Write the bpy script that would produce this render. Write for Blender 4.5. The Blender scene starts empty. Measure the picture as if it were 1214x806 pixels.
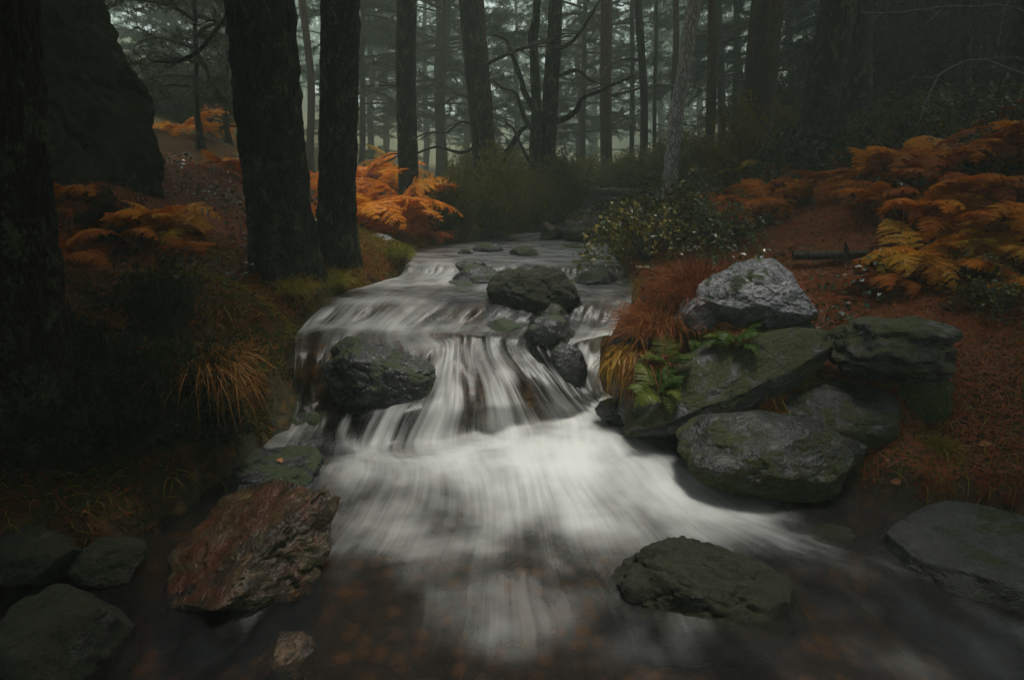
import bpy, math, random
import numpy as np
from mathutils import Vector, Matrix, Quaternion
from mathutils.bvhtree import BVHTree

random.seed(7)
RNG = np.random.default_rng(7)
SC = bpy.context.scene
COL = SC.collection
R = math.radians

# ------------------------------------------------------------------ camera
LENS, CAM_H, PITCH = 20.0, 1.5, R(15)
F = 1214 * LENS / 36.0
cam_d = bpy.data.cameras.new('camera')
cam_d.lens = LENS
cam_d.sensor_width = 36
cam_d.clip_start = 0.05
cam_d.clip_end = 600
cam = bpy.data.objects.new('camera', cam_d)
COL.objects.link(cam)
cam.location = (0, 0, CAM_H)
cam.rotation_euler = (R(90) - PITCH, 0, 0)
SC.camera = cam


def ray(u, v):
    x, y = (u - 607) / F, -(v - 403) / F
    return (x, math.cos(PITCH) + y * math.sin(PITCH), -math.sin(PITCH) + y * math.cos(PITCH))


def pY(u, v, Y):
    d = ray(u, v)
    t = Y / d[1]
    return (d[0] * t, Y, CAM_H + d[2] * t)


def pZ(u, v, z):
    d = ray(u, v)
    t = (z - CAM_H) / d[2]
    return (d[0] * t, d[1] * t, z)


# ------------------------------------------------------------------ numpy noise
_perm = np.random.default_rng(3).permutation(256)
_perm = np.concatenate([_perm, _perm, _perm])
_grad = np.random.default_rng(4).normal(size=(256, 3))
_grad /= np.linalg.norm(_grad, axis=1)[:, None]
_jit = np.random.default_rng(5).random((256, 3))


def _h(i, j, k):
    return _perm[_perm[_perm[i & 255] + (j & 255)] + (k & 255)]


def perlin(P):
    I = np.floor(P).astype(int)
    f = P - I
    w = f * f * f * (f * (f * 6 - 15) + 10)
    out = 0
    for a in (0, 1):
        for b in (0, 1):
            for c in (0, 1):
                g = _grad[_h(I[:, 0] + a, I[:, 1] + b, I[:, 2] + c)]
                d = (g * (f - np.array([a, b, c]))).sum(1)
                ww = (w[:, 0] if a else 1 - w[:, 0]) * (w[:, 1] if b else 1 - w[:, 1]) * (w[:, 2] if c else 1 - w[:, 2])
                out = out + d * ww
    return out


def fbm(P, oct=4, gain=.5):
    P = np.asarray(P, float)
    s, a = 0, 1.0
    for o in range(oct):
        s = s + a * perlin(P + o * 17.3)
        P = P * 2.03
        a *= gain
    return s


def worley(P):
    I = np.floor(P).astype(int)
    d1 = np.full(len(P), 9.)
    d2 = np.full(len(P), 9.)
    for a in (-1, 0, 1):
        for b in (-1, 0, 1):
            for c in (-1, 0, 1):
                J = I + np.array([a, b, c])
                q = J + _jit[_h(J[:, 0], J[:, 1], J[:, 2])]
                d = np.linalg.norm(q - P, axis=1)
                d2 = np.minimum(d2, np.maximum(d1, d))
                d1 = np.minimum(d1, d)
    return d1, d2


# ------------------------------------------------------------------ mesh helpers
class MB:
    """collects vertices and faces of one mesh"""

    def __init__(self):
        self.V, self.F, self.M, self.n = [], [], [], 0

    def add(self, V, Fs, m=0):
        V = np.asarray(V, float).reshape(-1, 3)
        Fs = np.asarray(Fs, int)
        self.V.append(V)
        self.F.append(Fs + self.n)
        self.M.append(np.full(len(Fs), m))
        self.n += len(V)

    def mesh(self, name, mats, smooth=True):
        me = bpy.data.meshes.new(name)
        V = np.concatenate(self.V)
        tot = np.concatenate([np.full(len(f), f.shape[1]) for f in self.F])
        loops = np.concatenate([f.ravel() for f in self.F])
        me.vertices.add(len(V))
        me.vertices.foreach_set('co', V.ravel().astype(np.float32))
        me.loops.add(len(loops))
        me.loops.foreach_set('vertex_index', loops.astype(np.int32))
        me.polygons.add(len(tot))
        start = np.concatenate([[0], np.cumsum(tot)[:-1]])
        me.polygons.foreach_set('loop_start', start.astype(np.int32))
        me.polygons.foreach_set('material_index', np.concatenate(self.M).astype(np.int32))
        me.polygons.foreach_set('use_smooth', np.full(len(tot), smooth))
        for m in (mats if isinstance(mats, (list, tuple)) else [mats]):
            me.materials.append(m)
        me.update(calc_edges=True)
        me.validate()
        return me


def link(name, me, parent=None, loc=(0, 0, 0), rot=None, scale=None):
    o = bpy.data.objects.new(name, me)
    COL.objects.link(o)
    o.location = loc
    if rot is not None:
        o.rotation_euler = rot
    if scale is not None:
        o.scale = scale if hasattr(scale, '__len__') else (scale,) * 3
    if parent:
        o.parent = parent
    return o


def tag(o, label=None, cat=None, group=None, kind=None):
    if label:
        o['label'] = label
    if cat:
        o['category'] = cat
    if group:
        o['group'] = group
    if kind:
        o['kind'] = kind
    return o


def thing(name, loc, label, cat, group=None):
    o = bpy.data.objects.new(name, None)
    o.empty_display_size = .1
    COL.objects.link(o)
    o.location = loc
    return tag(o, label, cat, group)


def tube(pts, rad, seg=6, cap=True):
    P = np.asarray(pts, float)
    n = len(P)
    rad = np.broadcast_to(np.asarray(rad, float), (n,))
    T = np.gradient(P, axis=0)
    T /= np.linalg.norm(T, axis=1)[:, None] + 1e-9
    a = np.array([1., 0, 0]) if abs(T[0][0]) < .8 else np.array([0, 1., 0])
    N = np.cross(T[0], a)
    N /= np.linalg.norm(N)
    V = []
    ang = np.linspace(0, 2 * np.pi, seg, endpoint=False)
    for i in range(n):
        N = N - T[i] * N.dot(T[i])
        N /= np.linalg.norm(N) + 1e-9
        B = np.cross(T[i], N)
        V.append(P[i] + rad[i] * (np.cos(ang)[:, None] * N + np.sin(ang)[:, None] * B))
    V = np.concatenate(V)
    i, j = np.meshgrid(np.arange(n - 1), np.arange(seg), indexing='ij')
    i, j = i.ravel(), j.ravel()
    k = (j + 1) % seg
    Fq = np.stack([i * seg + j, i * seg + k, (i + 1) * seg + k, (i + 1) * seg + j], 1)
    return V, Fq


def spline(pts, n):
    """Catmull-Rom through the points, n samples"""
    P = np.asarray(pts, float)
    P = np.vstack([2 * P[0] - P[1], P, 2 * P[-1] - P[-2]])
    m = len(P) - 3
    t = np.linspace(0, m, n)
    i = np.minimum(t.astype(int), m - 1)
    f = (t - i)[:, None]
    a, b, c, d = P[i], P[i + 1], P[i + 2], P[i + 3]
    return .5 * (2 * b + (c - a) * f + (2 * a - 5 * b + 4 * c - d) * f ** 2 + (3 * b - a - 3 * c + d) * f ** 3)


def unit(v):
    v = np.asarray(v, float)
    return v / (np.linalg.norm(v, axis=-1, keepdims=True) + 1e-9)


# ------------------------------------------------------------------ node helpers
class NT:
    def __init__(self, name):
        self.m = bpy.data.materials.new(name)
        self.m.use_nodes = True
        self.t = self.m.node_tree
        self.t.nodes.clear()
        self.out = self.t.nodes.new('ShaderNodeOutputMaterial')

    def n(self, typ, ins=None, **props):
        nd = self.t.nodes.new('ShaderNode' + typ)
        for k, v in props.items():
            setattr(nd, k, v)
        for k, v in (ins or {}).items():
            self.set(nd.inputs[k], v)
        return nd

    def set(self, sock, v):
        if isinstance(v, bpy.types.NodeSocket):
            self.t.links.new(v, sock)
        elif isinstance(v, bpy.types.Node):
            self.t.links.new(v.outputs[0], sock)
        else:
            if sock.type == 'RGBA' and len(v) == 3:
                v = (*v, 1)
            sock.default_value = v

    def math(self, op, a, b=None, clamp=False):
        nd = self.t.nodes.new('ShaderNodeMath')
        nd.operation = op
        nd.use_clamp = clamp
        self.set(nd.inputs[0], a)
        if b is not None:
            self.set(nd.inputs[1], b)
        return nd.outputs[0]

    def ramp(self, fac, stops):
        nd = self.t.nodes.new('ShaderNodeValToRGB')
        self.set(nd.inputs[0], fac)
        el = nd.color_ramp.elements
        while len(el) < len(stops):
            el.new(.5)
        for e, (p, c) in zip(el, stops):
            e.position = p
            e.color = (c, c, c, 1) if not hasattr(c, '__len__') else (*c, 1)
        return nd.outputs[0]

    def mix(self, fac, a, b, mode='MIX'):
        nd = self.t.nodes.new('ShaderNodeMix')
        nd.data_type = 'RGBA'
        nd.blend_type = mode
        self.set(nd.inputs[0], fac)
        self.set(nd.inputs[6], a)
        self.set(nd.inputs[7], b)
        return nd.outputs[2]

    def coords(self, scale=(1, 1, 1), which='Object'):
        tc = self.n('TexCoord')
        mp = self.n('Mapping', {'Vector': tc.outputs[which], 'Scale': scale})
        return mp.outputs[0]

    def noise(self, vec, scale, detail=4, rough=.55, dist=0):
        return self.n('TexNoise', {'Vector': vec, 'Scale': scale, 'Detail': detail, 'Roughness': rough, 'Distortion': dist}).outputs[0]

    def bump(self, h, strength=.5, dist=.02, normal=None):
        i = {'Height': h, 'Strength': strength, 'Distance': dist}
        if normal is not None:
            i['Normal'] = normal
        return self.n('Bump', i).outputs[0]

    def done(self, shader):
        self.t.links.new(shader.outputs[0] if isinstance(shader, bpy.types.Node) else shader, self.out.inputs['Surface'])
        return self.m


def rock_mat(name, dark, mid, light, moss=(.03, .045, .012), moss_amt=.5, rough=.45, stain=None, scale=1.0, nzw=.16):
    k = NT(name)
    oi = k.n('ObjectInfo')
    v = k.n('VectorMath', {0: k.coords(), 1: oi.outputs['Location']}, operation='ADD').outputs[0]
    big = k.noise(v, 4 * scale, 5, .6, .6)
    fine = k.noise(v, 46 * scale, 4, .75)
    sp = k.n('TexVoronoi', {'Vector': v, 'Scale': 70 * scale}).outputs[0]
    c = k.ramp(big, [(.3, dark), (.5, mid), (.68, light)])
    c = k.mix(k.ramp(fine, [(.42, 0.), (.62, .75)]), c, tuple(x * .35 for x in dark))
    c = k.mix(k.ramp(k.noise(v, 11 * scale, 4, .7), [(.56, 0.), (.64, .55)]), c, tuple(min(1, x * 1.5) for x in light))
    if stain:
        s2 = k.noise(v, 5, 4, .65, 1.2)
        c = k.mix(k.ramp(s2, [(.47, 0.), (.6, .7)]), c, stain)
        c = k.mix(k.ramp(k.noise(v, 8, 3, .6), [(.62, 0.), (.66, .9)]), c, (.008, .008, .006))
    geo = k.n('NewGeometry')
    nz = k.n('SeparateXYZ', {0: geo.outputs['Normal']}).outputs[2]
    mn = k.noise(v, 7, 5, .65, .4)
    mm = k.math('ADD', k.math('MULTIPLY', nz, nzw), mn)
    mfac = k.ramp(mm, [(.72 - moss_amt * .36, 0.), (.80 - moss_amt * .36, 1.)])
    mc = k.ramp(k.noise(v, 60, 3, .7), [(.35, tuple(x * .45 for x in moss)), (.65, tuple(x * 1.5 for x in moss))])
    c = k.mix(mfac, c, mc)
    bh = k.math('ADD', k.math('MULTIPLY', fine, .6), k.math('MULTIPLY', sp, .4))
    bh = k.math('ADD', bh, k.math('MULTIPLY', mfac, k.noise(v, 90, 3, .8)))
    bh = k.math('ADD', bh, k.math('MULTIPLY', k.noise(v, 16, 5, .65), 1.2))
    b = k.bump(bh, .6, .02)
    rg = k.math('ADD', k.math('MULTIPLY', mfac, .45), k.math('ADD', rough - .12, k.math('MULTIPLY', fine, .3)))
    return k.done(k.n('BsdfPrincipled', {'Base Color': c, 'Roughness': rg, 'Normal': b}))


def bark_mat(name, crack, plate, plate2, lichen, lich_amt=.5, bump=1.0, upper=None):
    k = NT(name)
    v = k.coords((1, 1, .30))
    w = k.n('TexNoise', {'Vector': v, 'Scale': 9, 'Detail': 4, 'Roughness': .65}).outputs[1]
    vv = k.n('VectorMath', {0: v, 1: k.n('VectorMath', {0: w, 'Scale': .16}, operation='SCALE').outputs[0]}, operation='ADD').outputs[0]
    vo = k.n('TexVoronoi', {'Vector': vv, 'Scale': 24, 'Randomness': 1}, feature='DISTANCE_TO_EDGE').outputs[0]
    fine = k.noise(k.coords((1, 1, .45)), 75, 5, .8)
    mid_ = k.noise(k.coords((1, 1, .25)), 26, 5, .75, .4)
    gap = k.ramp(k.math('ADD', vo, k.math('MULTIPLY', k.math('SUBTRACT', mid_, .5), .25)), [(.0, 0.), (.22, 1.)])
    c = k.mix(k.ramp(mid_, [(.3, 0.), (.7, 1.)]), plate, plate2)
    if upper:
        z = k.n('SeparateXYZ', {0: k.coords()}).outputs[2]
        c = k.mix(k.ramp(k.math('MULTIPLY', z, .12), [(.12, 0.), (.5, .9)]), c, upper)
    c = k.mix(k.math('MULTIPLY', k.math('SUBTRACT', 1.0, gap), .7), c, crack)
    c = k.mix(k.ramp(fine, [(.35, .6), (.6, 0.)]), c, crack)
    l = k.math('ADD', k.math('MULTIPLY', k.noise(k.coords((1, 1, .6)), 9, 4, .7, .5), .6), k.math('MULTIPLY', k.noise(k.coords((1, 1, .8)), 55, 4, .75), .4))
    c = k.mix(k.ramp(l, [(.60 - .12 * lich_amt, 0.), (.68 - .12 * lich_amt, .85)]), c, lichen)
    h = k.math('ADD', k.math('MULTIPLY', gap, .7), k.math('ADD', k.math('MULTIPLY', fine, .8), k.math('MULTIPLY', mid_, .9)))
    return k.done(k.n('BsdfPrincipled', {'Base Color': c, 'Roughness': .75, 'Specular IOR Level': .15, 'Normal': k.bump(h, bump, .025)}))


def leaf_mat(name, cols, rough=.45, trans=.3, spec=.18):
    k = NT(name)
    oi = k.n('ObjectInfo')
    rnd = oi.outputs['Random']
    nz = k.noise(k.coords(), 9, 2, .6)
    geo = k.n('NewGeometry').outputs['Random Per Island']
    f = k.math('ADD', k.math('MULTIPLY', rnd, .55), k.math('ADD', k.math('MULTIPLY', nz, .35), k.math('MULTIPLY', geo, .3)))
    st = [(.15 + .75 * i / (len(cols) - 1), c) for i, c in enumerate(cols)]
    c = k.ramp(f, st)
    p = k.n('BsdfPrincipled', {'Base Color': c, 'Roughness': rough, 'Specular IOR Level': spec})
    t = k.n('BsdfTranslucent', {'Color': c})
    return k.done(k.n('MixShader', {0: trans, 1: p, 2: t}))


M = {}
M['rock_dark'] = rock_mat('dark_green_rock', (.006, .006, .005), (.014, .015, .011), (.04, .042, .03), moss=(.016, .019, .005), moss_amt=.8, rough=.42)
M['rock_light'] = rock_mat('pale_granite', (.07, .075, .08), (.165, .17, .18), (.27, .275, .28), moss_amt=.25, rough=.36)
M['rock_grey'] = rock_mat('grey_granite', (.016, .017, .016), (.038, .039, .036), (.085, .085, .078), moss=(.035, .042, .008), moss_amt=.6, rough=.34)
M['rock_moss'] = rock_mat('mossy_granite', (.009, .010, .008), (.022, .023, .018), (.075, .075, .063), moss=(.034, .040, .007), moss_amt=1.15, rough=.36, nzw=-.24)
M['rock_green'] = rock_mat('moss_covered_granite', (.03, .035, .02), (.05, .06, .03), (.08, .09, .05), moss=(.035, .055, .008), moss_amt=1.5, rough=.6)
M['rock_wet'] = rock_mat('wet_dark_rock', (.010, .011, .011), (.026, .027, .027), (.06, .062, .06), moss_amt=.35, rough=.24)
M['rock_rust'] = rock_mat('rust_stained_rock', (.014, .010, .006), (.055, .034, .012), (.12, .075, .032), moss=(.03, .028, .007), moss_amt=.95, rough=.40, stain=(.075, .018, .005), nzw=-.25)
M['rock_slab'] = rock_mat('speckled_slab_rock', (.018, .020, .018), (.034, .036, .032), (.052, .054, .048), moss_amt=.1, rough=.55, scale=1.6)
M['rock_cliff'] = rock_mat('cliff_rock', (.006, .008, .006), (.016, .02, .012), (.04, .045, .025), moss=(.022, .03, .008), moss_amt=.8, rough=.7, scale=.9)
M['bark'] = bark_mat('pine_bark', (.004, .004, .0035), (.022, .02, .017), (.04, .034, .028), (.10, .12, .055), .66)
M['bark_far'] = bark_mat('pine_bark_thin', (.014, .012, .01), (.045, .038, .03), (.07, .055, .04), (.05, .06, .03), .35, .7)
M['bark_red'] = bark_mat('red_pine_bark', (.02, .012, .008), (.06, .04, .028), (.08, .05, .035), (.05, .055, .03), .2, .7, upper=(.16, .07, .035))
M['bark_pale'] = bark_mat('pale_lichen_bark', (.07, .065, .06), (.82, .8, .77), (.6, .58, .55), (.06, .065, .03), .2, .8, upper=(.5, .38, .32))
M['dead_wood'] = bark_mat('grey_dead_wood', (.02, .018, .015), (.07, .065, .055), (.1, .09, .075), (.06, .07, .04), .3, .5)
M['twig'] = bark_mat('pale_dry_twig', (.08, .08, .08), (.2, .21, .22), (.26, .27, .28), (.15, .17, .15), .2, .3)
M['needle'] = leaf_mat('pine_needles', [(.012, .024, .010), (.028, .045, .016), (.05, .062, .022)], .5, .25)
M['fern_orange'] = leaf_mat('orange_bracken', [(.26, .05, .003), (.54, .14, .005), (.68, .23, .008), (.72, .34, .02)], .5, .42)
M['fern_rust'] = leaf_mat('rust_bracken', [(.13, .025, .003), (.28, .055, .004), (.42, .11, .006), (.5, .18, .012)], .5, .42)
M['fern_gold'] = leaf_mat('golden_bracken', [(.34, .11, .008), (.55, .22, .015), (.6, .32, .025), (.36, .3, .03)], .45, .42)
M['fern_green'] = leaf_mat('green_fern', [(.03, .065, .008), (.06, .11, .012), (.13, .15, .016)], .4, .35)
M['broom'] = leaf_mat('broom_leaves', [(.06, .07, .010), (.11, .115, .014), (.17, .15, .02), (.22, .15, .02)], .5, .3)
M['dark_shrub'] = leaf_mat('dark_shrub_leaves', [(.008, .014, .006), (.016, .026, .009), (.026, .036, .012)], .5, .25)
M['bramble'] = leaf_mat('bramble_leaves', [(.012, .028, .006), (.02, .042, .008), (.03, .055, .010), (.05, .07, .012), (.25, .19, .015)], .36, .25, .45)
M['ivy'] = leaf_mat('ground_leaves', [(.015, .032, .010), (.025, .045, .014), (.045, .065, .025)], .22, .2, .5)
M['grass'] = leaf_mat('bank_grass', [(.09, .105, .010), (.17, .165, .016), (.22, .19, .022), (.2, .12, .018)], .55, .3)
M['moss_sprig'] = leaf_mat('dark_moss', [(.010, .014, .004), (.022, .028, .007), (.045, .045, .010), (.06, .04, .010)], .6, .2)
M['dead_grass'] = leaf_mat('dry_red_grass', [(.12, .028, .008), (.2, .05, .012), (.28, .10, .025)], .5, .25)
M['tan_grass'] = leaf_mat('dry_tan_grass', [(.14, .06, .015), (.24, .11, .025), (.2, .16, .03)], .5, .25)
M['yellow_plant'] = leaf_mat('yellowed_leaves', [(.22, .11, .012), (.33, .18, .02), (.28, .2, .03)], .5, .3)
M['litter'] = leaf_mat('fallen_leaves_and_needles', [(.06, .014, .004), (.16, .034, .006), (.24, .065, .012), (.26, .12, .045)], .45, .1)
M['leaf_yellow'] = leaf_mat('yellow_fallen_leaf', [(.5, .28, .02), (.6, .36, .03)], .4, .2)
M['leaf_brown'] = leaf_mat('brown_fallen_leaf', [(.3, .12, .04), (.38, .17, .08)], .4, .2)


def ground_mat():
    k = NT('forest_floor')
    v = k.coords()
    n1 = k.noise(v, 1.3, 5, .65, .5)
    n2 = k.noise(v, 24, 4, .75)
    n3 = k.noise(v, 90, 3, .8)
    wet = k.n('Attribute', attribute_name='wet').outputs['Fac']
    grn = k.n('Attribute', attribute_name='green').outputs['Fac']
    needle = k.ramp(n2, [(.3, (.04, .013, .005)), (.5, (.11, .035, .010)), (.7, (.19, .07, .022))])
    soil = k.ramp(n2, [(.35, (.010, .008, .006)), (.65, (.035, .022, .012))])
    c = k.mix(k.ramp(n1, [(.42, .0), (.62, .8)]), needle, soil)
    moss = k.ramp(n3, [(.3, (.018, .026, .006)), (.7, (.06, .075, .014))])
    mf = k.math('MULTIPLY', grn, k.ramp(k.noise(v, 5, 5, .7), [(.36, 0.), (.54, 1.)]))
    c = k.mix(mf, c, moss)
    vo = k.n('TexVoronoi', {'Vector': k.n('VectorMath', {0: v, 1: k.n('VectorMath', {0: n2, 'Scale': .04}, operation='SCALE').outputs[0]}, operation='ADD').outputs[0], 'Scale': 13})
    peb = k.mix(k.ramp(k.n('SeparateColor', {0: vo.outputs[1]}).outputs[0], [(.1, 0.), (.9, 1.)]), (.03, .017, .005), (.17, .085, .018))
    peb = k.mix(k.ramp(vo.outputs[0], [(.25, 0.), (.6, .9)]), peb, (.012, .009, .006))
    c = k.mix(wet, c, peb)
    h = k.math('ADD', k.math('MULTIPLY', n2, .8), k.math('MULTIPLY', n3, .5))
    h = k.math('SUBTRACT', h, k.math('MULTIPLY', k.math('MULTIPLY', wet, vo.outputs[0]), 1.2))
    rough = k.math('SUBTRACT', .78, k.math('MULTIPLY', wet, .45))
    return k.done(k.n('BsdfPrincipled', {'Base Color': c, 'Roughness': rough, 'Specular IOR Level': k.math('ADD', .12, k.math('MULTIPLY', wet, .35)), 'Normal': k.bump(h, .9, .03)}))


def water_mat():
    k = NT('stream_water')
    fl = k.n('Attribute', attribute_name='flow').outputs['Vector']
    foam = k.n('Attribute', attribute_name='foam').outputs['Fac']
    fall = k.n('Attribute', attribute_name='fall').outputs['Fac']
    ob = k.coords()
    wv = k.n('TexNoise', {'Vector': ob, 'Scale': 1.3, 'Detail': 1, 'Roughness': .4}).outputs[1]
    fw = k.n('VectorMath', {0: fl, 1: k.n('VectorMath', {0: wv, 1: (.05, .3, 0)}, operation='MULTIPLY').outputs[0]}, operation='ADD').outputs[0]

    def st(sx, sy, det=3, rough=.5, src=fw):
        return k.noise(k.n('Mapping', {'Vector': src, 'Scale': (sx, sy, 1)}).outputs[0], 1.0, det, rough)
    veil = st(17, 1.1, 2, .5)
    strand = st(75, 1.0, 3, .6)
    fine = st(190, 1.2, 2, .6)
    swirl = st(9, 2.3, 3, .5)
    ow = k.n('VectorMath', {0: ob, 1: k.n('VectorMath', {0: wv, 'Scale': .5}, operation='SCALE').outputs[0]}, operation='ADD').outputs[0]
    cloud = k.noise(ow, 2.6, 3, .45)
    pf = k.math('ADD', k.math('MULTIPLY', veil, .60), k.math('ADD', k.math('MULTIPLY', strand, .30), k.math('MULTIPLY', fine, .10)))
    pp = k.math('ADD', k.math('MULTIPLY', cloud, .44), k.math('ADD', k.math('MULTIPLY', swirl, .38), k.math('ADD', k.math('MULTIPLY', strand, .13), k.math('MULTIPLY', fine, .05))))
    s = k.n('Mix', {0: fall, 2: pp, 3: pf}).outputs[0]
    d = k.math('ADD', k.math('MULTIPLY', k.math('SUBTRACT', s, .5), k.math('ADD', 2.2, k.math('MULTIPLY', fall, 1.3))), k.math('SUBTRACT', k.math('MULTIPLY', foam, 1.12), .20))
    d = k.math('MULTIPLY', d, k.ramp(foam, [(.02, 0.), (.2, 1.)]))
    mr = k.n('MapRange', {0: d, 1: .02, 2: 1.10, 3: 0.0, 4: .97}, interpolation_type='SMOOTHSTEP')
    fac = mr.outputs[0]
    n = k.bump(s, .12, .03)
    tint = k.n('BsdfTransparent', {'Color': (.62, .53, .35)})
    gl = k.n('BsdfGlossy', {'Color': (1, 1, 1), 'Roughness': .38, 'Normal': n})
    fr = k.n('Fresnel', {'IOR': 1.33, 'Normal': n})
    wat = k.n('MixShader', {0: fr.outputs[0], 1: tint.outputs[0], 2: gl.outputs[0]})
    fd = k.n('BsdfDiffuse', {'Color': (.86, .88, .84), 'Normal': n})
    ft = k.n('BsdfTranslucent', {'Color': (.86, .89, .84)})
    fm = k.n('MixShader', {0: .25, 1: fd.outputs[0], 2: ft.outputs[0]})
    return k.done(k.n('MixShader', {0: fac, 1: wat.outputs[0], 2: fm.outputs[0]}))


M['ground'] = ground_mat()
M['water'] = water_mat()

# ------------------------------------------------------------------ stream water: streamlines lofted into one sheet
# each row across the stream: pixel columns, pixel rows, height, amount of foam
ROWS = [
    ([668, 676, 684, 692, 700, 708, 716], 262, 1.0, .15),
    ([600, 630, 650, 668, 684, 700, 716], 281, .87, .1),
    ([505, 560, 600, 635, 665, 695, 722], 293, .835, .12),
    ([488, 540, 585, 625, 660, 695, 728], 304, .82, [.22, .18, .16, .16, .15, .16, .15]),
    ([482, 535, 580, 622, 660, 697, 735], 314, .80, [.45, .4, .32, .3, .25, .28, .2]),
    ([470, 525, 572, 620, 660, 700, 742], 329, .715, [.68, .62, .52, .36, .25, .3, .25]),
    ([408, 480, 545, 600, 655, 703, 748], 346, .68, [.3, .28, .22, .2, .15, .15, .25]),
    ([385, 455, 525, 590, 650, 705, 748], 361, .64, [.35, .35, .3, .25, .2, .25, .45]),
    ([362, 430, 500, 570, 640, 700, 742], 383, .545, [.6, .6, .5, .32, .25, .3, .75]),
    ([352, 415, 490, 560, 630, 692, 730], 397, .51, [.3, .4, .4, .3, .25, .4, .95]),
    ([350, 405, 505, 560, 620, 672, 714], [430, 425, 416, 404, 410, 412, 400], [.40, .40, .45, .48, .47, .46, .475], [.3, .22, .42, .5, .22, .62, .95]),
    ([350, 400, 492, 565, 645, 682, 711], [466, 468, 458, 446, 448, 446, 436], [.20, .20, .27, .33, .32, .28, .30], [.35, .12, .4, .55, .3, .68, .95]),
    ([344, 398, 478, 570, 660, 692, 712], [486, 490, 486, 482, 472, 466, 454], [.12, .12, .19, .19, .18, .18, .18], [.35, .15, .58, .62, .42, .75, .95]),
    ([335, 392, 462, 572, 680, 708, 724], [505, 514, 530, 516, 497, 484, 470], [.06, .04, .03, .02, .03, .04, .06], [.5, .38, .66, .72, .78, .8, .65]),
    ([300, 385, 480, 590, 690, 760, 800], [540, 548, 553, 556, 541, 526, 505], [0., 0., .03, .07, .075, .04, 0.], [.25, .42, .68, .95, 1., .8, .3]),
    ([235, 350, 460, 600, 730, 850, 930], [585, 595, 605, 615, 605, 590, 560], 0., [.05, .32, .45, .6, .72, .7, .08]),
    ([120, 290, 420, 600, 780, 960, 1090], [650, 670, 680, 690, 670, 640, 590], 0., [.0, .26, .27, .38, .37, .37, .0]),
    ([-150, 180, 370, 600, 850, 1120, 1330], [750, 770, 790, 790, 750, 710, 640], -.01, [0, .12, .13, .22, .17, .27, 0]),
]


def stream_control():
    G = []
    for U, V, Z, Fm in ROWS:
        row = []
        for c in range(7):
            g = lambda q: q[c] if hasattr(q, '__len__') else q
            p = pZ(U[c], g(V), g(Z))
            row.append((*p, g(Fm)))
        G.append(row)
    X = [-2.6, -1.5, -.75, 0, .75, 1.6, 2.8]
    for Y, z in ((.6, -.02), (-1.5, -.04), (-5, -.08)):
        G.append([(x * (1 if Y > 0 else 1.1), Y, z, .05) for x in X])
    return np.array(G)


def loft(G, nr, nc):
    A = np.stack([spline(G[:, c], nr) for c in range(G.shape[1])], 1)      # along the flow
    B = np.stack([spline(A[r], nc) for r in range(nr)], 0)
    return B


CTRL = stream_control()
NR, NC = 620, 230
W = loft(CTRL, NR, NC)
WP, WF = W[:, :, :3].copy(), np.clip(W[:, :, 3], 0, 1)
seglen = np.linalg.norm(np.diff(WP[:, NC // 2], axis=0), axis=1)
S = np.concatenate([[0], np.cumsum(seglen)])
T = np.linspace(0, 1, NC)
SS, TT = np.meshgrid(S, T, indexing='ij')
q = np.stack([TT.ravel() * 16, SS.ravel() * 2.2, np.zeros(TT.size)], 1)
q2 = np.stack([TT.ravel() * 48, SS.ravel() * 2.4, np.full(TT.size, 5.)], 1)
xy = WP.reshape(-1, 3)
dz = np.gradient(WP[:, :, 2], axis=0)
dl = np.linalg.norm(np.gradient(WP, axis=0), axis=2) + 1e-6
fall = np.clip(-dz / dl * 1.7 - .2, 0, 1)
for _ in range(14):
    fall[1:-1] = (fall[:-2] + fall[1:-1] * 2 + fall[2:]) / 4
pool = np.clip((3.3 - WP[:, :, 1]) / .5, 0, 1)
rip = (.030 * fbm(q, 2) + .006 * fbm(q2, 2)).reshape(NR, NC) * (.10 + .9 * fall)
rip += (.018 * fbm(xy * np.array([4, 4, 0]) + 3, 3)).reshape(NR, NC)
rip += pool * (.004 + .07 * WF ** 2) * fbm(xy * np.array([3.2, 2.4, 0]) + 9, 2).reshape(NR, NC)
WP[:, :, 2] += rip
# strands of the falls stand in relief
WP[:, :, 1] -= fall * .07 * fbm(q, 2).reshape(NR, NC)

mb = MB()
i, j = np.meshgrid(np.arange(NR - 1), np.arange(NC - 1), indexing='ij')
i, j = i.ravel(), j.ravel()
mb.add(WP.reshape(-1, 3), np.stack([i * NC + j, (i + 1) * NC + j, (i + 1) * NC + j + 1, i * NC + j + 1], 1))
wm = mb.mesh('stream_water', M['water'])
wm.attributes.new('foam', 'FLOAT', 'POINT').data.foreach_set('value', WF.ravel().astype(np.float32))
wm.attributes.new('fall', 'FLOAT', 'POINT').data.foreach_set('value', fall.ravel().astype(np.float32))
fl = np.stack([TT, SS, np.zeros_like(TT)], 2).reshape(-1, 3)
wm.attributes.new('flow', 'FLOAT_VECTOR', 'POINT').data.foreach_set('vector', fl.ravel().astype(np.float32))
water = tag(link('stream_water', wm), kind='structure')

# ------------------------------------------------------------------ ground
CP = []


def gz(*l):
    for u, v, z in l:
        CP.append(pZ(u, v, z))


def gy(*l):
    for u, v, Y in l:
        CP.append(pY(u, v, Y))


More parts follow.
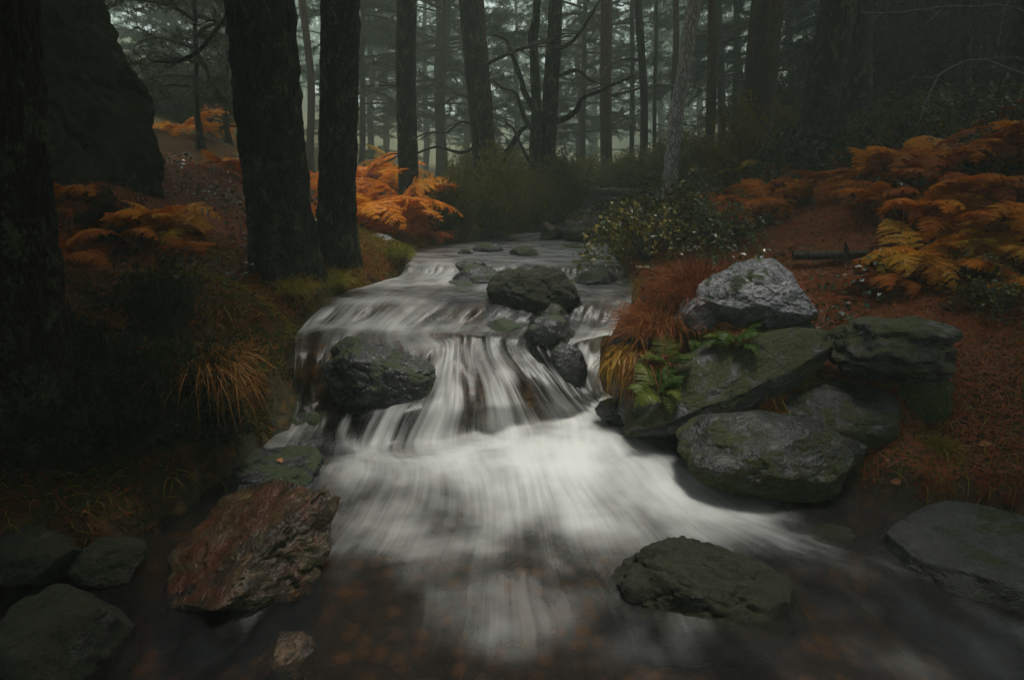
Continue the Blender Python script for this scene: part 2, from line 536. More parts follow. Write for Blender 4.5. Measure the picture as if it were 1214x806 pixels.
gz((500, 303, .88), (480, 312, .9), (430, 318, .9), (405, 332, .82), (380, 355, .77), (352, 385, .68), (335, 410, .66), (330, 380, .74),
   (300, 405, .68), (250, 430, .62), (200, 400, .76), (100, 420, .7), (30, 500, .55), (200, 500, .42), (100, 560, .25), (-100, 600, .35),
   (270, 480, .45), (310, 470, .42),
   (270, 310, .95), (200, 300, .99), (150, 330, .92), (100, 300, 1.0), (335, 308, .95), (300, 340, .87), (240, 350, .85))
gy((420, 297, 5.0), (240, 250, 5.5), (240, 200, 7), (240, 160, 10), (300, 140, 14), (170, 235, 5.5), (290, 225, 7), (130, 215, 5.2),
   (-200, 250, 5), (-400, 100, 6), (380, 245, 8), (350, 200, 13), (460, 287, 6), (540, 291, 7.2), (480, 252, 9), (450, 232, 12),
   (600, 266, 9.5), (640, 258, 11), (560, 234, 14), (700, 244, 12), (760, 244, 10), (607, 224, 25), (607, 219, 45), (450, 205, 22), (770, 215, 20),
   (740, 270, 8), (860, 308, 4.7), (900, 290, 5), (900, 250, 6), (900, 218, 7.5), (820, 248, 8.5), (840, 225, 11),
   (980, 270, 4.8), (1100, 250, 4.5), (1200, 230, 4.4), (1050, 200, 6), (1150, 180, 6), (1000, 190, 8), (1200, 150, 8), (960, 190, 9),
   (1100, 125, 10), (1400, 150, 6), (900, 175, 16), (1000, 120, 15), (1100, 70, 14), (1200, 60, 12), (1400, 30, 11))
gz((760, 330, .88), (740, 305, .9), (790, 360, .78), (775, 400, .62), (775, 440, .45), (800, 330, .95), (850, 395, .66), (905, 402, .64),
   (960, 425, .52), (1180, 560, .14), (1100, 570, .1), (1050, 572, .08), (1214, 600, .1),
   (860, 500, .2), (940, 560, .06), (1400, 560, .3))
gy((1053, 448, 3.0), (985, 528, 2.95), (1092, 505, 2.9), (1180, 490, 2.8), (1000, 440, 3.25), (1100, 395, 3.35), (1200, 400, 3.2), (1000, 335, 4.1), (1100, 330, 3.95), (1200, 325, 3.9), (1180, 450, 2.95))
CP += [(-40, 60, 17), (40, 60, 14), (0, 95, 12), (0, 60, 4.5), (0, 44, 1.9), (-30, 20, 11), (30, 20, 11), (-14, 3, 3), (14, 3, 2.6), (-12, -12, 2.5), (12, -12, 2),
       (-5, 0, 1.0), (5, 0, 1.0), (-4, -5, .8), (4.5, -5, .8), (90, 90, 14), (-90, 90, 14), (90, -60, 8), (-90, -60, 8), (0, -60, -1)]
for r in range(len(CTRL)):
    for c0, c1 in ((0, 1), (6, 5)):
        p, p1 = CTRL[r, c0, :3], CTRL[r, c1, :3]
        d = (p - p1) * np.array([1, 1, 0])
        d /= np.linalg.norm(d)
        if r < 15 or r > 17:
            CP.append(tuple(p + d * .10 + np.array([0, 0, .09])))
            if c0 == 0 and 3 < r < 14:
                CP.append(tuple(p + d * .26 + np.array([0, 0, .20 if r < 11 else .3])))
inner = loft(CTRL, 46, 15)
for r in range(46):
    for c in range(1, 14, 2):
        p = inner[r, c, :3]
        CP.append((p[0], p[1] + .05, p[2] - (.20 if p[1] < 3.3 else .14)))
CP = np.array(CP)


def phi(r2):
    return np.sqrt(r2 + .02)


d2 = ((CP[:, None, :2] - CP[None, :, :2]) ** 2).sum(2)
A = phi(d2) - np.eye(len(CP)) * .015
Pm = np.concatenate([np.ones((len(CP), 1)), CP[:, :2]], 1)
K = np.block([[A, Pm], [Pm.T, np.zeros((3, 3))]])
sol = np.linalg.solve(K, np.concatenate([CP[:, 2], np.zeros(3)]))


def rbf(XY):
    out = []
    for k0 in range(0, len(XY), 20000):
        q = XY[k0:k0 + 20000]
        d2 = ((q[:, None, :] - CP[None, :, :2]) ** 2).sum(2)
        out.append(phi(d2) @ sol[:-3] + sol[-3] + q @ sol[-2:])
    return np.concatenate(out)


GX, GYN = 380, 440
a = np.linspace(-1, 1, GX)
gx = 3.2 * np.sinh(a * 4.2) / np.sinh(4.2) * 30 + a * 3.4
b = np.linspace(-.62, 1, GYN)
gyv = 3 + 95 * np.sinh(b * 4.4) / np.sinh(4.4) + b * 4.0
XX, YY = np.meshgrid(gx, gyv, indexing='ij')
XY = np.stack([XX.ravel(), YY.ravel()], 1)
Z = rbf(XY)
P3 = np.concatenate([XY, np.zeros((len(XY), 1))], 1)
dist = np.hypot(XY[:, 0], XY[:, 1] - 3)
Z += .035 * fbm(P3 * 2.2, 4) + .02 * fbm(P3 * 7 + 5, 3) + np.clip(dist - 5, 0, 12) * .02 * fbm(P3 * .35, 3)
# keep the bed under the water sheet
cell = .04
x0, y0 = -4.0, -6.0
nx, ny = 200, 420
zm = np.full((nx, ny), 99.)
core = WP[:, 6:-6].reshape(-1, 3)
ix = ((core[:, 0] - x0) / cell).astype(int)
iy = ((core[:, 1] - y0) / cell).astype(int)
ok = (ix > 0) & (ix < nx - 1) & (iy > 0) & (iy < ny - 1)
np.minimum.at(zm, (ix[ok], iy[ok]), core[ok, 2])
z2 = zm.copy()
for dx in (-1, 0, 1):
    for dy in (-1, 0, 1):
        z2 = np.minimum(z2, np.roll(np.roll(zm, dx, 0), dy, 1))
jx = np.clip(((XY[:, 0] - x0) / cell).astype(int), 0, nx - 1)
jy = np.clip(((XY[:, 1] - y0) / cell).astype(int), 0, ny - 1)
inside = (XY[:, 0] > x0) & (XY[:, 0] < x0 + nx * cell) & (XY[:, 1] > y0) & (XY[:, 1] < y0 + ny * cell)
lim = np.where(inside, z2[jx, jy], 99.)
Z = np.minimum(Z, lim - .06)
wetm = (lim < 50).astype(float).reshape(GX, GYN)
for _ in range(3):
    wetm = (wetm + np.roll(wetm, 1, 0) + np.roll(wetm, -1, 0) + np.roll(wetm, 1, 1) + np.roll(wetm, -1, 1)) / 5
# moss and grass belong to the damp margin of the stream and to the open right slope
wxy = WP[::12, ::12, :2].reshape(-1, 2)
dw = np.full(len(XY), 9.)
nearm = dist < 12
idx = np.where(nearm)[0]
for k0 in range(0, len(idx), 4000):
    s_ = idx[k0:k0 + 4000]
    dw[s_] = np.sqrt(((XY[s_][:, None] - wxy[None]) ** 2).sum(2).min(1))
green = np.clip(1.15 - dw / .9, 0, 1)
green = np.maximum(green, .9 * np.clip((dist - 6) / 4, 0, 1))
green = np.maximum(green, .55 * (fbm(P3 * .8 + 31, 3) > .05))
mb = MB()
i, j = np.meshgrid(np.arange(GX - 1), np.arange(GYN - 1), indexing='ij')
i, j = i.ravel(), j.ravel()
GV = np.concatenate([XY, Z[:, None]], 1)
GF = np.stack([i * GYN + j, (i + 1) * GYN + j, (i + 1) * GYN + j + 1, i * GYN + j + 1], 1)
mb.add(GV, GF)
gm = mb.mesh('ground', M['ground'])
gm.attributes.new('wet', 'FLOAT', 'POINT').data.foreach_set('value', wetm.ravel().astype(np.float32))
gm.attributes.new('green', 'FLOAT', 'POINT').data.foreach_set('value', green.astype(np.float32))
ground = tag(link('ground', gm), kind='structure')
BVH = BVHTree.FromPolygons([tuple(p) for p in GV], [tuple(f) for f in GF])
CAM = Vector((0, 0, CAM_H))


def G(u, v):
    """where the line of sight through a pixel meets the ground"""
    d = Vector(ray(u, v)).normalized()
    h = BVH.ray_cast(CAM, d)[0]
    return h if h is not None else Vector(pY(u, v, 30))


def drop(x, y):
    h = BVH.ray_cast(Vector((x, y, 60)), Vector((0, 0, -1)))
    return (h[0].z, h[1]) if h[0] is not None else (0, Vector((0, 0, 1)))


def drop_many(pts):
    out = []
    for x, y in pts:
        h = BVH.ray_cast(Vector((x, y, 60)), Vector((0, 0, -1)))
        out.append((*h[0], *h[1]) if h[0] is not None else (x, y, -99, 0, 0, 1))
    return np.array(out)


_dwgrid = dw


def water_dist(xy):
    xy = np.asarray(xy)
    out = np.full(len(xy), 9.)
    for k0 in range(0, len(xy), 4000):
        out[k0:k0 + 4000] = np.sqrt(((xy[k0:k0 + 4000, None] - wxy[None]) ** 2).sum(2).min(1))
    jx = np.clip(((xy[:, 0] - x0) / cell).astype(int), 0, nx - 1)
    jy = np.clip(((xy[:, 1] - y0) / cell).astype(int), 0, ny - 1)
    out[z2[jx, jy] < 50] = 0
    return out


# ------------------------------------------------------------------ rocks
def ico(sub):
    import bmesh
    bm = bmesh.new()
    bmesh.ops.create_icosphere(bm, subdivisions=sub, radius=1)
    V = np.array([v.co[:] for v in bm.verts])
    Fc = np.array([[v.index for v in f.verts] for f in bm.faces])
    bm.free()
    return V, Fc


ICO = {s: ico(s) for s in (4, 5, 6, 7)}


def rock_mesh(name, size, mat, seed, sub=5, cuts=7, rough=.09, boxy=.0, planes=(), wavy=0):
    V, Fc = ICO[sub]
    V = V.copy()
    rg = np.random.default_rng(seed)
    p = 2 + boxy * 4
    n = (np.abs(V) ** p).sum(1) ** (1 / p)
    V = V / n[:, None]
    off = rg.random(3) * 50
    V *= (1 + .28 * fbm(V * 1.1 + off, 2))[:, None]
    for _ in range(cuts):
        d = unit(rg.normal(size=3) * np.array([1, 1, .8]))
        h = rg.uniform(.62, .9)
        s = V @ d - h
        V = V - np.clip(s, 0, None)[:, None] * d * .88
    for d, h in planes:
        d = unit(np.array(d, float))
        s = V @ d - h
        V = V - np.clip(s, 0, None)[:, None] * d * .93
    nrm = unit(V)
    V += nrm * (rough * fbm(V * 2.6 + off, 5, .55))[:, None]
    if sub > 6:
        V += nrm * (.035 * fbm(V * 9 + off, 5, .65) + .02 * fbm(V * 40, 3))[:, None]
    r = np.abs(fbm(V * 1.8 + off + 9, 4))
    V -= nrm * (np.clip(.07 - r, 0, 1) * .9 * (rough / .09))[:, None]
    if wavy:
        V += nrm * (wavy * np.sin(V[:, 2] * 9 + 3 * fbm(V * 1.6 + off, 3) * 2 + V[:, 0] * 3))[:, None]
    V *= np.array(size) / 2
    b = MB()
    b.add(V, Fc)
    return b.mesh(name, mat)


def rock(label, u, v, w, h, Y, mat, seed, depth=.8, tilt=0, yaw=0, name='boulder', sub=5, group='boulders and stones of the stream', **kw):
    c = Vector(pY(u, v, Y))
    k = (c - CAM).dot(Vector((0, math.cos(PITCH), -math.sin(PITCH)))) / F
    me = rock_mesh(name, (w * k * 1.12, w * k * depth, h * k * 1.12), M[mat], seed, sub, **kw)
    if name == 'boulder' and w < 65:
        name = 'stone'
    o = link(name, me, None, c, (0, R(-tilt), R(yaw)))
    return tag(o, label, 'rock', group)


rock('large pale grey boulder with a peaked top, brightest rock on the right bank', 905, 354, 124, 86, 3.45, 'rock_light', 11, .9, 0, 0, sub=6, cuts=7, rough=.075,
     planes=(((-.75, -.5, .62), .55), ((.85, -.2, .5), .6), ((0, -.75, .55), .58)), boxy=.1)
rock('small pale rounded stone just left of the large pale boulder', 823, 372, 48, 38, 3.55, 'rock_light', 12, .9, cuts=4)
rock('long grey boulder slanting up to the right from the pool, moss on its right half', 858, 448, 222, 66, 3.22, 'rock_grey', 13, .5, 25, 0, sub=6, cuts=2, boxy=.1, rough=.05)
rock('wet grey rock with wavy ridges, by itself on red needles right of the pale boulder', 1053, 414, 118, 62, 3.05, 'rock_grey', 14, .8, 4, sub=6, wavy=.05, boxy=.2, cuts=2, rough=.06)
rock('dark mossy boulder at the pool edge, lowest of the right bank boulders', 910, 538, 180, 80, 2.75, 'rock_moss', 15, .8, 3, sub=6, boxy=.05, cuts=2, rough=.055)
rock('mossy boulder with a pale bare top, behind the lowest boulder of the right bank', 990, 494, 136, 64, 3.0, 'rock_moss', 16, .8, 0, sub=6, boxy=.05, cuts=2, rough=.055)
rock('small round boulder wholly covered in bright green moss on the right bank', 1092, 474, 68, 66, 3.0, 'rock_green', 17, .9, cuts=3)
rock('broad flat grey slab of rock at the right edge beside the shallow brown water', 1165, 660, 215, 110, 2.1, 'rock_slab', 18, .9, 0, 10, sub=6, planes=(((0, .0, 1), .40), ((-.3, -.1, 1), .55)), cuts=1, rough=.035, boxy=.0)
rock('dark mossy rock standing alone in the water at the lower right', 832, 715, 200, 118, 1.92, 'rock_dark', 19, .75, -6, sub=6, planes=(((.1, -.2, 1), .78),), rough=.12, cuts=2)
rock('rust red angular rock with a flat tilted top at the lower left', 298, 658, 184, 132, 2.05, 'rock_rust', 20, 1.0, 14, -18, sub=6, planes=(((-.05, -.40, 1), .36), ((1, -.3, .2), .7)), cuts=3, boxy=.3, rough=.10)
rock('small rust stained rock under the water below the red angular rock', 345, 788, 78, 60, 1.60, 'rock_rust', 21, .9)
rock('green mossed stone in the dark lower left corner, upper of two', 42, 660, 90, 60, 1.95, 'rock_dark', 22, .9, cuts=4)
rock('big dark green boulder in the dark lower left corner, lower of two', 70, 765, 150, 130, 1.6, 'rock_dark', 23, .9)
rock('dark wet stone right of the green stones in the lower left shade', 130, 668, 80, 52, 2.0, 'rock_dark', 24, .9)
rock('flat dark stone at the foot of the left bank behind the red rock', 325, 560, 125, 52, 2.85, 'rock_wet', 25, .9, planes=(((0, 0, 1), .5),))
rock('black wet boulder in mid stream left of the main fall', 454, 450, 124, 84, 3.5, 'rock_wet', 26, .7, -6, sub=6, planes=(((.25, -.1, 1), .62),), rough=.11)
rock('small black rock between the thin left fall and the black boulder', 412, 424, 46, 44, 3.72, 'rock_wet', 27, .9)
rock('dark rock under the thin left fall with water curling round it', 368, 508, 72, 42, 3.42, 'rock_wet', 28, .8)
rock('dark ledge rock below the black mid stream boulder', 468, 497, 110, 54, 3.5, 'rock_wet', 29, .6)
rock('tall moss topped boulder in the middle of the upper stream', 640, 357, 104, 88, 4.4, 'rock_dark', 30, .8, 0, sub=6, rough=.12)
rock('pale angular block leaning on the moss topped mid stream boulder', 650, 384, 46, 38, 4.12, 'rock_grey', 31, .8, 0, boxy=.5, planes=(((-.6, -.5, .6), .5),))
rock('smooth black rock at the lip between the main fall and the right chute', 654, 403, 60, 54, 3.8, 'rock_wet', 32, .9, cuts=4)
rock('tall black rock on the right side of the narrow chute', 764, 430, 74, 104, 3.66, 'rock_wet', 33, .9, 12)
rock('mossy dark stone in the water on the upper step near the left bank', 561, 322, 44, 26, 5.35, 'rock_moss', 34, .9)
rock('flat dark rock breaking the water below the upper step', 531, 376, 66, 26, 4.52, 'rock_wet', 35, .8, planes=(((0, 0, 1), .5),))
rock('little grey stone on the left bank of the upper stream', 551, 305, 20, 16, 6.05, 'rock_grey', 36)
rock('pale mossy stone behind the tall mid stream boulder', 688, 326, 52, 32, 5.4, 'rock_grey', 37, .9)
rock('low rounded stone in front of the pale mossy stone of the upper stream', 684, 345, 50, 24, 5.0, 'rock_grey', 38, .9)
rock('flat grey rock at the head of the upper stream', 672, 296, 60, 18, 6.7, 'rock_grey', 39, .9, planes=(((0, 0, 1), .4),))
rock('brown upright stone at the left of the stream head', 652, 283, 28, 36, 7.4, 'rock_rust', 40)
rock('dark mossy rock at the right of the stream head under brambles', 703, 283, 60, 42, 7.3, 'rock_moss', 41)
rock('glinting wet stones lump just above the right chute', 716, 368, 52, 34, 4.5, 'rock_wet', 42, .9, rough=.16)
rock('low wet rock at the right bank edge above the chute', 748, 352, 50, 24, 4.75, 'rock_wet', 43, .9)
rock('small wet rock in the foam at the foot of the right chute', 733, 488, 48, 30, 3.4, 'rock_wet', 44)
rock('grey stone lying on the left slope beside the big left pine', 290, 243, 34, 20, 6.6, 'rock_grey', 45)
rock('flat pale stone below the orange ferns on the left bank', 453, 284, 26, 12, 5.7, 'rock_light', 46, .8, -14)
rock('wet flat stone at the far left end of the upper step', 508, 322, 26, 20, 5.45, 'rock_wet', 47)
rock('small dark stone in mid stream right of the flat dark rock', 588, 372, 34, 20, 4.6, 'rock_wet', 48)
for l_, u, v, w_, h_, Y, m_, sd in [
    ('little wet stone at the right edge of the upper stream, first above the chute', 728, 336, 26, 16, 5.1, 'rock_wet', 60),
    ('dark wet rock wedged between the main fall and the narrow right chute', 672, 440, 46, 62, 3.66, 'rock_wet', 71),
    ('broad low dark rock in the upper stream left of the tall mossy boulder', 566, 334, 60, 34, 5.1, 'rock_wet', 72),
    ('low dark rock at the lip right above the main fall', 594, 396, 50, 32, 3.98, 'rock_wet', 73),
    ('dark rock breaking the white step above the black boulder', 455, 370, 46, 32, 4.55, 'rock_wet', 74),
    ('dark stone at the left end of the white step', 404, 381, 42, 34, 4.3, 'rock_moss', 75),
    ('flat black stone at the right of the upper stream below the bramble', 705, 336, 46, 30, 5.0, 'rock_wet', 76),
    ('small black stone in the head of the upper stream below the broom row', 580, 299, 34, 22, 6.3, 'rock_wet', 77),
    ('mossy stone against the right bank just above the tall chute rock', 738, 385, 44, 36, 4.2, 'rock_moss', 78),
    ('little mossy stone left of the pale mossy stone in the upper stream', 600, 320, 30, 16, 5.5, 'rock_moss', 61),
    ('low flat stone in the middle of the upper stream near its head', 622, 305, 34, 22, 5.95, 'rock_grey', 62),
    ('grey stone under the bramble at the right bank of the upper stream', 704, 313, 36, 20, 5.7, 'rock_grey', 63),
    ('long low dark stone left of the tall mid stream boulder', 548, 349, 52, 32, 4.9, 'rock_wet', 64),
    ('low dark stone near the left bank between the two upper steps', 500, 348, 34, 24, 4.9, 'rock_wet', 65),
    ('dark stone between the pale angular block and the right chute', 690, 377, 34, 26, 4.3, 'rock_wet', 66),
    ('small stone touching the left side of the tall mid stream boulder', 590, 372, 36, 30, 4.5, 'rock_dark', 67),
    ('small mossy stone at the water edge below the large bramble', 722, 352, 30, 20, 4.8, 'rock_moss', 68),
    ('small dark stone in the white water at the left foot of the lower fall', 415, 512, 36, 20, 3.32, 'rock_wet', 69),
    ('small half sunk stone between the lower right rock and the grey slab', 985, 640, 60, 24, 2.25, 'rock_dark', 70),
]:
    rock(l_, u, v, w_, h_, Y, m_, sd, .9, sub=4, cuts=4)
rock('huge dark mossy cliff rock at the upper left behind the black trunk', -35, 80, 400, 560, 5.6, 'rock_cliff', 53, .75, 0, name='cliff_rock', sub=7, group=None,
     planes=(((.85, -.35, .55), .55), ((1, -.4, .1), .74), ((.2, -1, .2), .7)), rough=.10, cuts=4)

# ------------------------------------------------------------------ trees
def trunk_mesh(name, pts, rad, mat, seg=24, rows=60, amp=.012, flare=.0, scale=15.0):
    P = spline(pts, rows)
    r = np.interp(np.linspace(0, 1, rows), np.linspace(0, 1, len(rad)), rad)
    hgt = np.linalg.norm(P - P[0], axis=1)
    V, Fq = tube(P, r, seg)
    C = np.repeat(P, seg, 0)
    d = V - C
    rr = np.linalg.norm(d, axis=1)[:, None] + 1e-9
    d = d / rr
    q = np.stack([V[:, 0] * scale, V[:, 1] * scale, V[:, 2] * scale * .35], 1)
    q = q + .35 * np.stack([fbm(q * .7 + 3, 2), fbm(q * .7 + 8, 2), fbm(q * .7 + 13, 2)], 1)
    d1, d2_ = worley(q)
    e = np.clip((d2_ - d1) * 1.8, 0, 1)
    disp = amp * .7 * (e - .6) + amp * 1.1 * fbm(q * 1.3, 4, .6)
    lump = .10 * rr[:, 0] * fbm(V * np.array([2.2, 2.2, .8]), 2)
    ang = np.arctan2(d[:, 1], d[:, 0])
    hh = np.repeat(hgt, seg)
    fl_ = flare * np.exp(-hh / .28) * (1 + .55 * np.sin(ang * 4 + 1.0) + .3 * np.sin(ang * 7))
    V = V + d * (disp + lump + fl_)[:, None]
    b = MB()
    b.add(V, Fq)
    return b.mesh(name, mat)


def branch_mesh(name, seed, mat, L=1.0, r=.016, droop=.25, fork=3):
    rg = np.random.default_rng(seed)
    b = MB()
    pts = [(0, 0, 0)]
    for k in range(1, 6):
        t = k / 5
        pts.append((L * t, rg.normal() * .07 * L * t, L * (.22 * t - droop * t * t) + rg.normal() * .03 * L))
    P = spline(pts, 16)
    b.add(*tube(P, np.linspace(r, r * .22, 16), 6))
    for f in range(fork):
        t0 = rg.integers(5, 13)
        d = np.array([.6, rg.choice([-1, 1]) * rg.uniform(.4, 1), rg.uniform(-.4, .4)])
        l = L * rg.uniform(.2, .45)
        Q = spline([P[t0], P[t0] + unit(d) * l * .5 + rg.normal(size=3) * .04 * l, P[t0] + unit(d + np.array([.3, 0, -.2])) * l], 7)
        b.add(*tube(Q, np.linspace(r * .5, r * .15, 7), 4))
    return b.mesh(name, mat)


BR = [branch_mesh('dead_branch', 100 + k, M['dead_wood'], 1.0, .018, .1 + .1 * k, 4) for k in range(5)]


def needles(b, C, D, n, length, width, rg, m=0, spread=.8):
    """needle tufts: n thin blades at each centre C, pointing about D"""
    k = len(C)
    c = np.repeat(C, n, 0)
    d = unit(np.repeat(D, n, 0) * .7 + rg.normal(size=(k * n, 3)) * spread)
    s = unit(np.cross(d, rg.normal(size=(k * n, 3)))) * width * .5
    l = length * rg.uniform(.6, 1.15, size=(k * n, 1))
    V = np.stack([c - s, c + s, c + d * l], 1).reshape(-1, 3)
    b.add(V, np.arange(k * n * 3).reshape(-1, 3), m)


def crown_mesh(seed, z0, z1, rmax, nb, nlen=.13, nw=.014, nn=10, tw=9, shape='pine'):
    rg = np.random.default_rng(seed)
    b = MB()
    CC, DD = [], []
    for k in range(nb):
        f = (k + rg.random()) / nb
        h = z0 + (z1 - z0) * f
        prof = (1 - f) ** .7 if shape == 'spire' else math.sin(math.pi * min(1, .18 + .82 * f)) ** .6 + .1
        L = rmax * prof * rg.uniform(.6, 1.15) + .25
        az = k * 2.4 + rg.normal() * .5
        dirh = np.array([math.cos(az), math.sin(az), 0])
        side = np.array([-dirh[1], dirh[0], 0])
        up = rg.uniform(-.25, .45) + .35 * f
        pts = [np.array([0, 0, h])]
        for q in (.33, .66, 1):
            pts.append(np.array([0, 0, h]) + dirh * L * q + side * rg.normal() * .1 * L + np.array([0, 0, L * (up * q - .32 * q * q)]))
        P = spline(pts, 12)
        b.add(*tube(P, np.linspace(.012 + .014 * L, .006, 12), 5), 1)
        for t in range(tw):
            q = rg.uniform(.3, 1)
            i0 = min(10, int(q * 11))
            base = P[i0]
            dd = unit(dirh * .7 + side * rg.choice([-1, 1]) * rg.uniform(.4, 1.1) + np.array([0, 0, rg.uniform(-.65, .55)]))
            l = (.22 + .26 * L * (1.1 - q)) * rg.uniform(.6, 1.2)
            e = base + dd * l + np.array([0, 0, -.1 * l])
            b.add(*tube([base, (base + e) / 2 + np.array([0, 0, .03]), e], [.007, .005, .003], 3), 1)
            m = max(3, int(l / .055))
            for s in np.linspace(.25, 1, m):
                CC.append(base + (e - base) * s)
                DD.append(dd)
        for s in range(7, 12):
            CC.append(P[s])
            DD.append(dirh)
    needles(b, np.array(CC), np.array(DD), nn, nlen, nw, rg)
    return b.mesh('pine_crown', [M['needle'], M['bark_far']], smooth=False)


# a few kinds of crown, shared by the trees
CR = {
    'tall': [crown_mesh(200 + k, 5.6, 12.5, 3.0, 74, .22, .042, 10, 13) for k in range(3)],
    'mid': [crown_mesh(210 + k, 2.0, 11.0, 2.6, 50, .15, .016, 13, 15) for k in range(3)],
    'low': [crown_mesh(220 + k, .5, 9.0, 2.3, 52, .14, .015, 13, 14, 'spire') for k in range(3)],
    'high': [crown_mesh(230 + k, 4.6, 12.0, 1.9, 26, .18, .024, 9, 10) for k in range(3)],
    'top': [crown_mesh(250 + k, 8.8, 12.8, 1.4, 16, .2, .03, 9, 9) for k in range(2)],
    'sapling': [crown_mesh(240 + k, .5, 2.6, .7, 30, .10, .010, 10, 6, 'spire') for k in range(2)],
}


def tree(label, base, Y, px, top=None, crown='high', height=13.0, mat='bark_far', seed=1, nbr=6, name='pine_tree', seg=16, rows=50, amp=.008,
         flare=.05, cat='tree', mid=None, group='pine trees', brz=(1.0, 5.5), brl=(.5, 1.6), sink=.12, cw=1.0):
    px *= .85 if Y > 9 else 1
    rg = np.random.default_rng(seed)
    b0 = Vector(pY(base[0], base[1], Y))
    z, _ = drop(b0.x, b0.y)
    b0.z = z
    t0 = Vector(pY(top[0], top[1], Y)) if top else b0 + Vector((0, 0, 3))
    ax = (t0 - b0)
    ax = ax / ax.z
    k = math.hypot(Y, CAM_H - 1.5) / F * 1.02
    r0 = px * k / 2
    root = thing(name, b0, label, cat, group)
    pts = []
    for q in np.linspace(0, 1, 8):
        hz = q * height
        wob = .05 * rg.normal(size=2) * (q > 0) * min(1, height / 10)
        pts.append((ax.x * hz + wob[0], ax.y * hz + wob[1], hz - (sink if q == 0 else 0)))
    if mid:
        for (uu, vv) in mid:
            m_ = Vector(pY(uu, vv, Y)) - b0
            jn = min(range(1, 8), key=lambda n: abs(pts[n][2] - m_.z))
            pts[jn] = tuple(m_)
        pts.sort(key=lambda p: p[2])
    rad = [r0 * 1.05, r0, r0 * .95, r0 * .82, r0 * .6, r0 * .4, r0 * .15]
    link('trunk', trunk_mesh('trunk', pts, rad, M[mat], seg, rows, amp, flare), root)
    tilt = Vector((ax.x, ax.y, 1)).to_track_quat('Z', 'Y').to_euler()
    if crown:
        cm = CR[crown][seed % len(CR[crown])]
        c = link('crown', cm, root, (0, 0, 0), (tilt.x, tilt.y, rg.uniform(0, 6.28)))
        if crown == 'high':
            cw *= .65
        s = height / 13.0 if crown in ('tall', 'high', 'mid', 'top') else height / 9.5
        if crown == 'sapling':
            s = height / 2.8
        c.scale = (s * cw, s * cw, s)
        q = Vector((ax.x, ax.y, 1)).to_track_quat('Z', 'Y') @ Quaternion((0, 0, 1), rg.uniform(0, 6.28))
        c.rotation_euler = q.to_euler()
    for n in range(nbr):
        hz = rg.uniform(*brz)
        az = rg.uniform(0, 6.28)
        o = link('branch', BR[rg.integers(0, 5)], root, (ax.x * hz + .3 * r0 * math.cos(az), ax.y * hz + .3 * r0 * math.sin(az), hz), (rg.uniform(-.6, .6), rg.uniform(-.35, .3), az), rg.uniform(*brl))
    return root


# near left trunks
tree('massive black pine trunk filling the left edge in the foreground', (-2, 500), 2.3, 142, (-48, 0), 'top', 13, 'bark', 1, 0, seg=110, rows=420, amp=.02, flare=.05)
tree('thick rough barked pine left of centre, the wider of two trunks standing side by side', (337, 308), 4.4, 63, (321, 0), 'tall', 13.5, 'bark', 2, 0, cw=.42, seg=110, rows=420, amp=.02, flare=.06)
tree('dark rough barked pine close right of the wider left trunk', (396, 292), 4.9, 38, (401, 0), 'high', 14, 'bark', 3, 2, cw=.6, seg=90, rows=380, amp=.016, flare=.05, brz=(2.0, 2.6), brl=(.7, 1.1))
tree('thin hazy pine trunk seen in the gap between the two thick left trunks', (366, 205), 13, 9, (361, 0), 'top', 13, 'bark_red', 4, 4)
tree('straight slim dark pine rising out of the bright orange ferns', (484, 226), 8.2, 21, (480, 0), 'top', 13, 'bark', 5, 7, seg=40, rows=200, amp=.012, brl=(.7, 1.7), brz=(1.6, 5))
tree('pale hazy pine behind the ferns right of the slim dark pine', (528, 212), 15, 13, (526, 0), 'mid', 14, 'bark_far', 6, 7)
tree('dark pine at the back of the bush, left stem of a close pair', (580, 240), 9.0, 22, (558, 0), 'top', 12.5, 'bark', 7, 6, seg=32, rows=160, amp=.01, brl=(.8, 2.))
tree('reddish pine at the back of the bush, right stem of a close pair', (588, 238), 9.15, 17, (575, 0), 'top', 12.5, 'bark_red', 8, 5, seg=32, rows=160, amp=.01)

# crooked twin stemmed tree in the middle
b0 = Vector(pY(643, 240, 9.5))
b0.z = drop(b0.x, b0.y)[0]
root = thing('crooked_tree', b0, 'crooked dark tree in the middle with twin stems and twisting bare limbs', 'tree', 'pine trees')


def limb(name, pix, Y0, rad, root, b0, mat='bark', dy=0, seg=14, n=40, amp=.008):
    pts = [np.array(Vector(pY(u, v, Y0 + dy * i_ / len(pix))) - b0) for i_, (u, v) in enumerate(pix)]
    if name == 'trunk':
        pts[0][2] = -.15
    link(name, trunk_mesh(name, pts, rad, M[mat], seg, n, amp, .0), root)


limb('trunk', [(648, 245), (649, 190), (652, 120), (657, 50), (659, 0), (664, -90), (668, -220), (670, -380)], 9.5, [.13, .125, .12, .11, .09, .06, .02], root, b0, seg=30, n=120)
limb('trunk', [(637, 245), (634, 180), (636, 130), (633, 60), (637, 0), (640, -120), (630, -260)], 9.45, [.10, .09, .08, .065, .06, .04, .01], root, b0, seg=24, n=100)
limb('branch', [(655, 145), (672, 140), (684, 130), (690, 118), (715, 106), (752, 90)], 9.45, [.05, .045, .04, .03, .015], root, b0, dy=-.4)
limb('branch', [(634, 130), (622, 110), (618, 95), (606, 62), (600, 48), (585, 42)], 9.4, [.05, .045, .035, .02, .012], root, b0, dy=-.3)
limb('branch', [(632, 155), (622, 140), (612, 112), (595, 104), (585, 95)], 9.4, [.045, .035, .02, .012], root, b0, dy=.4)
limb('branch', [(633, 198), (624, 185), (614, 165), (606, 150), (585, 140)], 9.5, [.04, .03, .02, .01], root, b0, dy=.5)
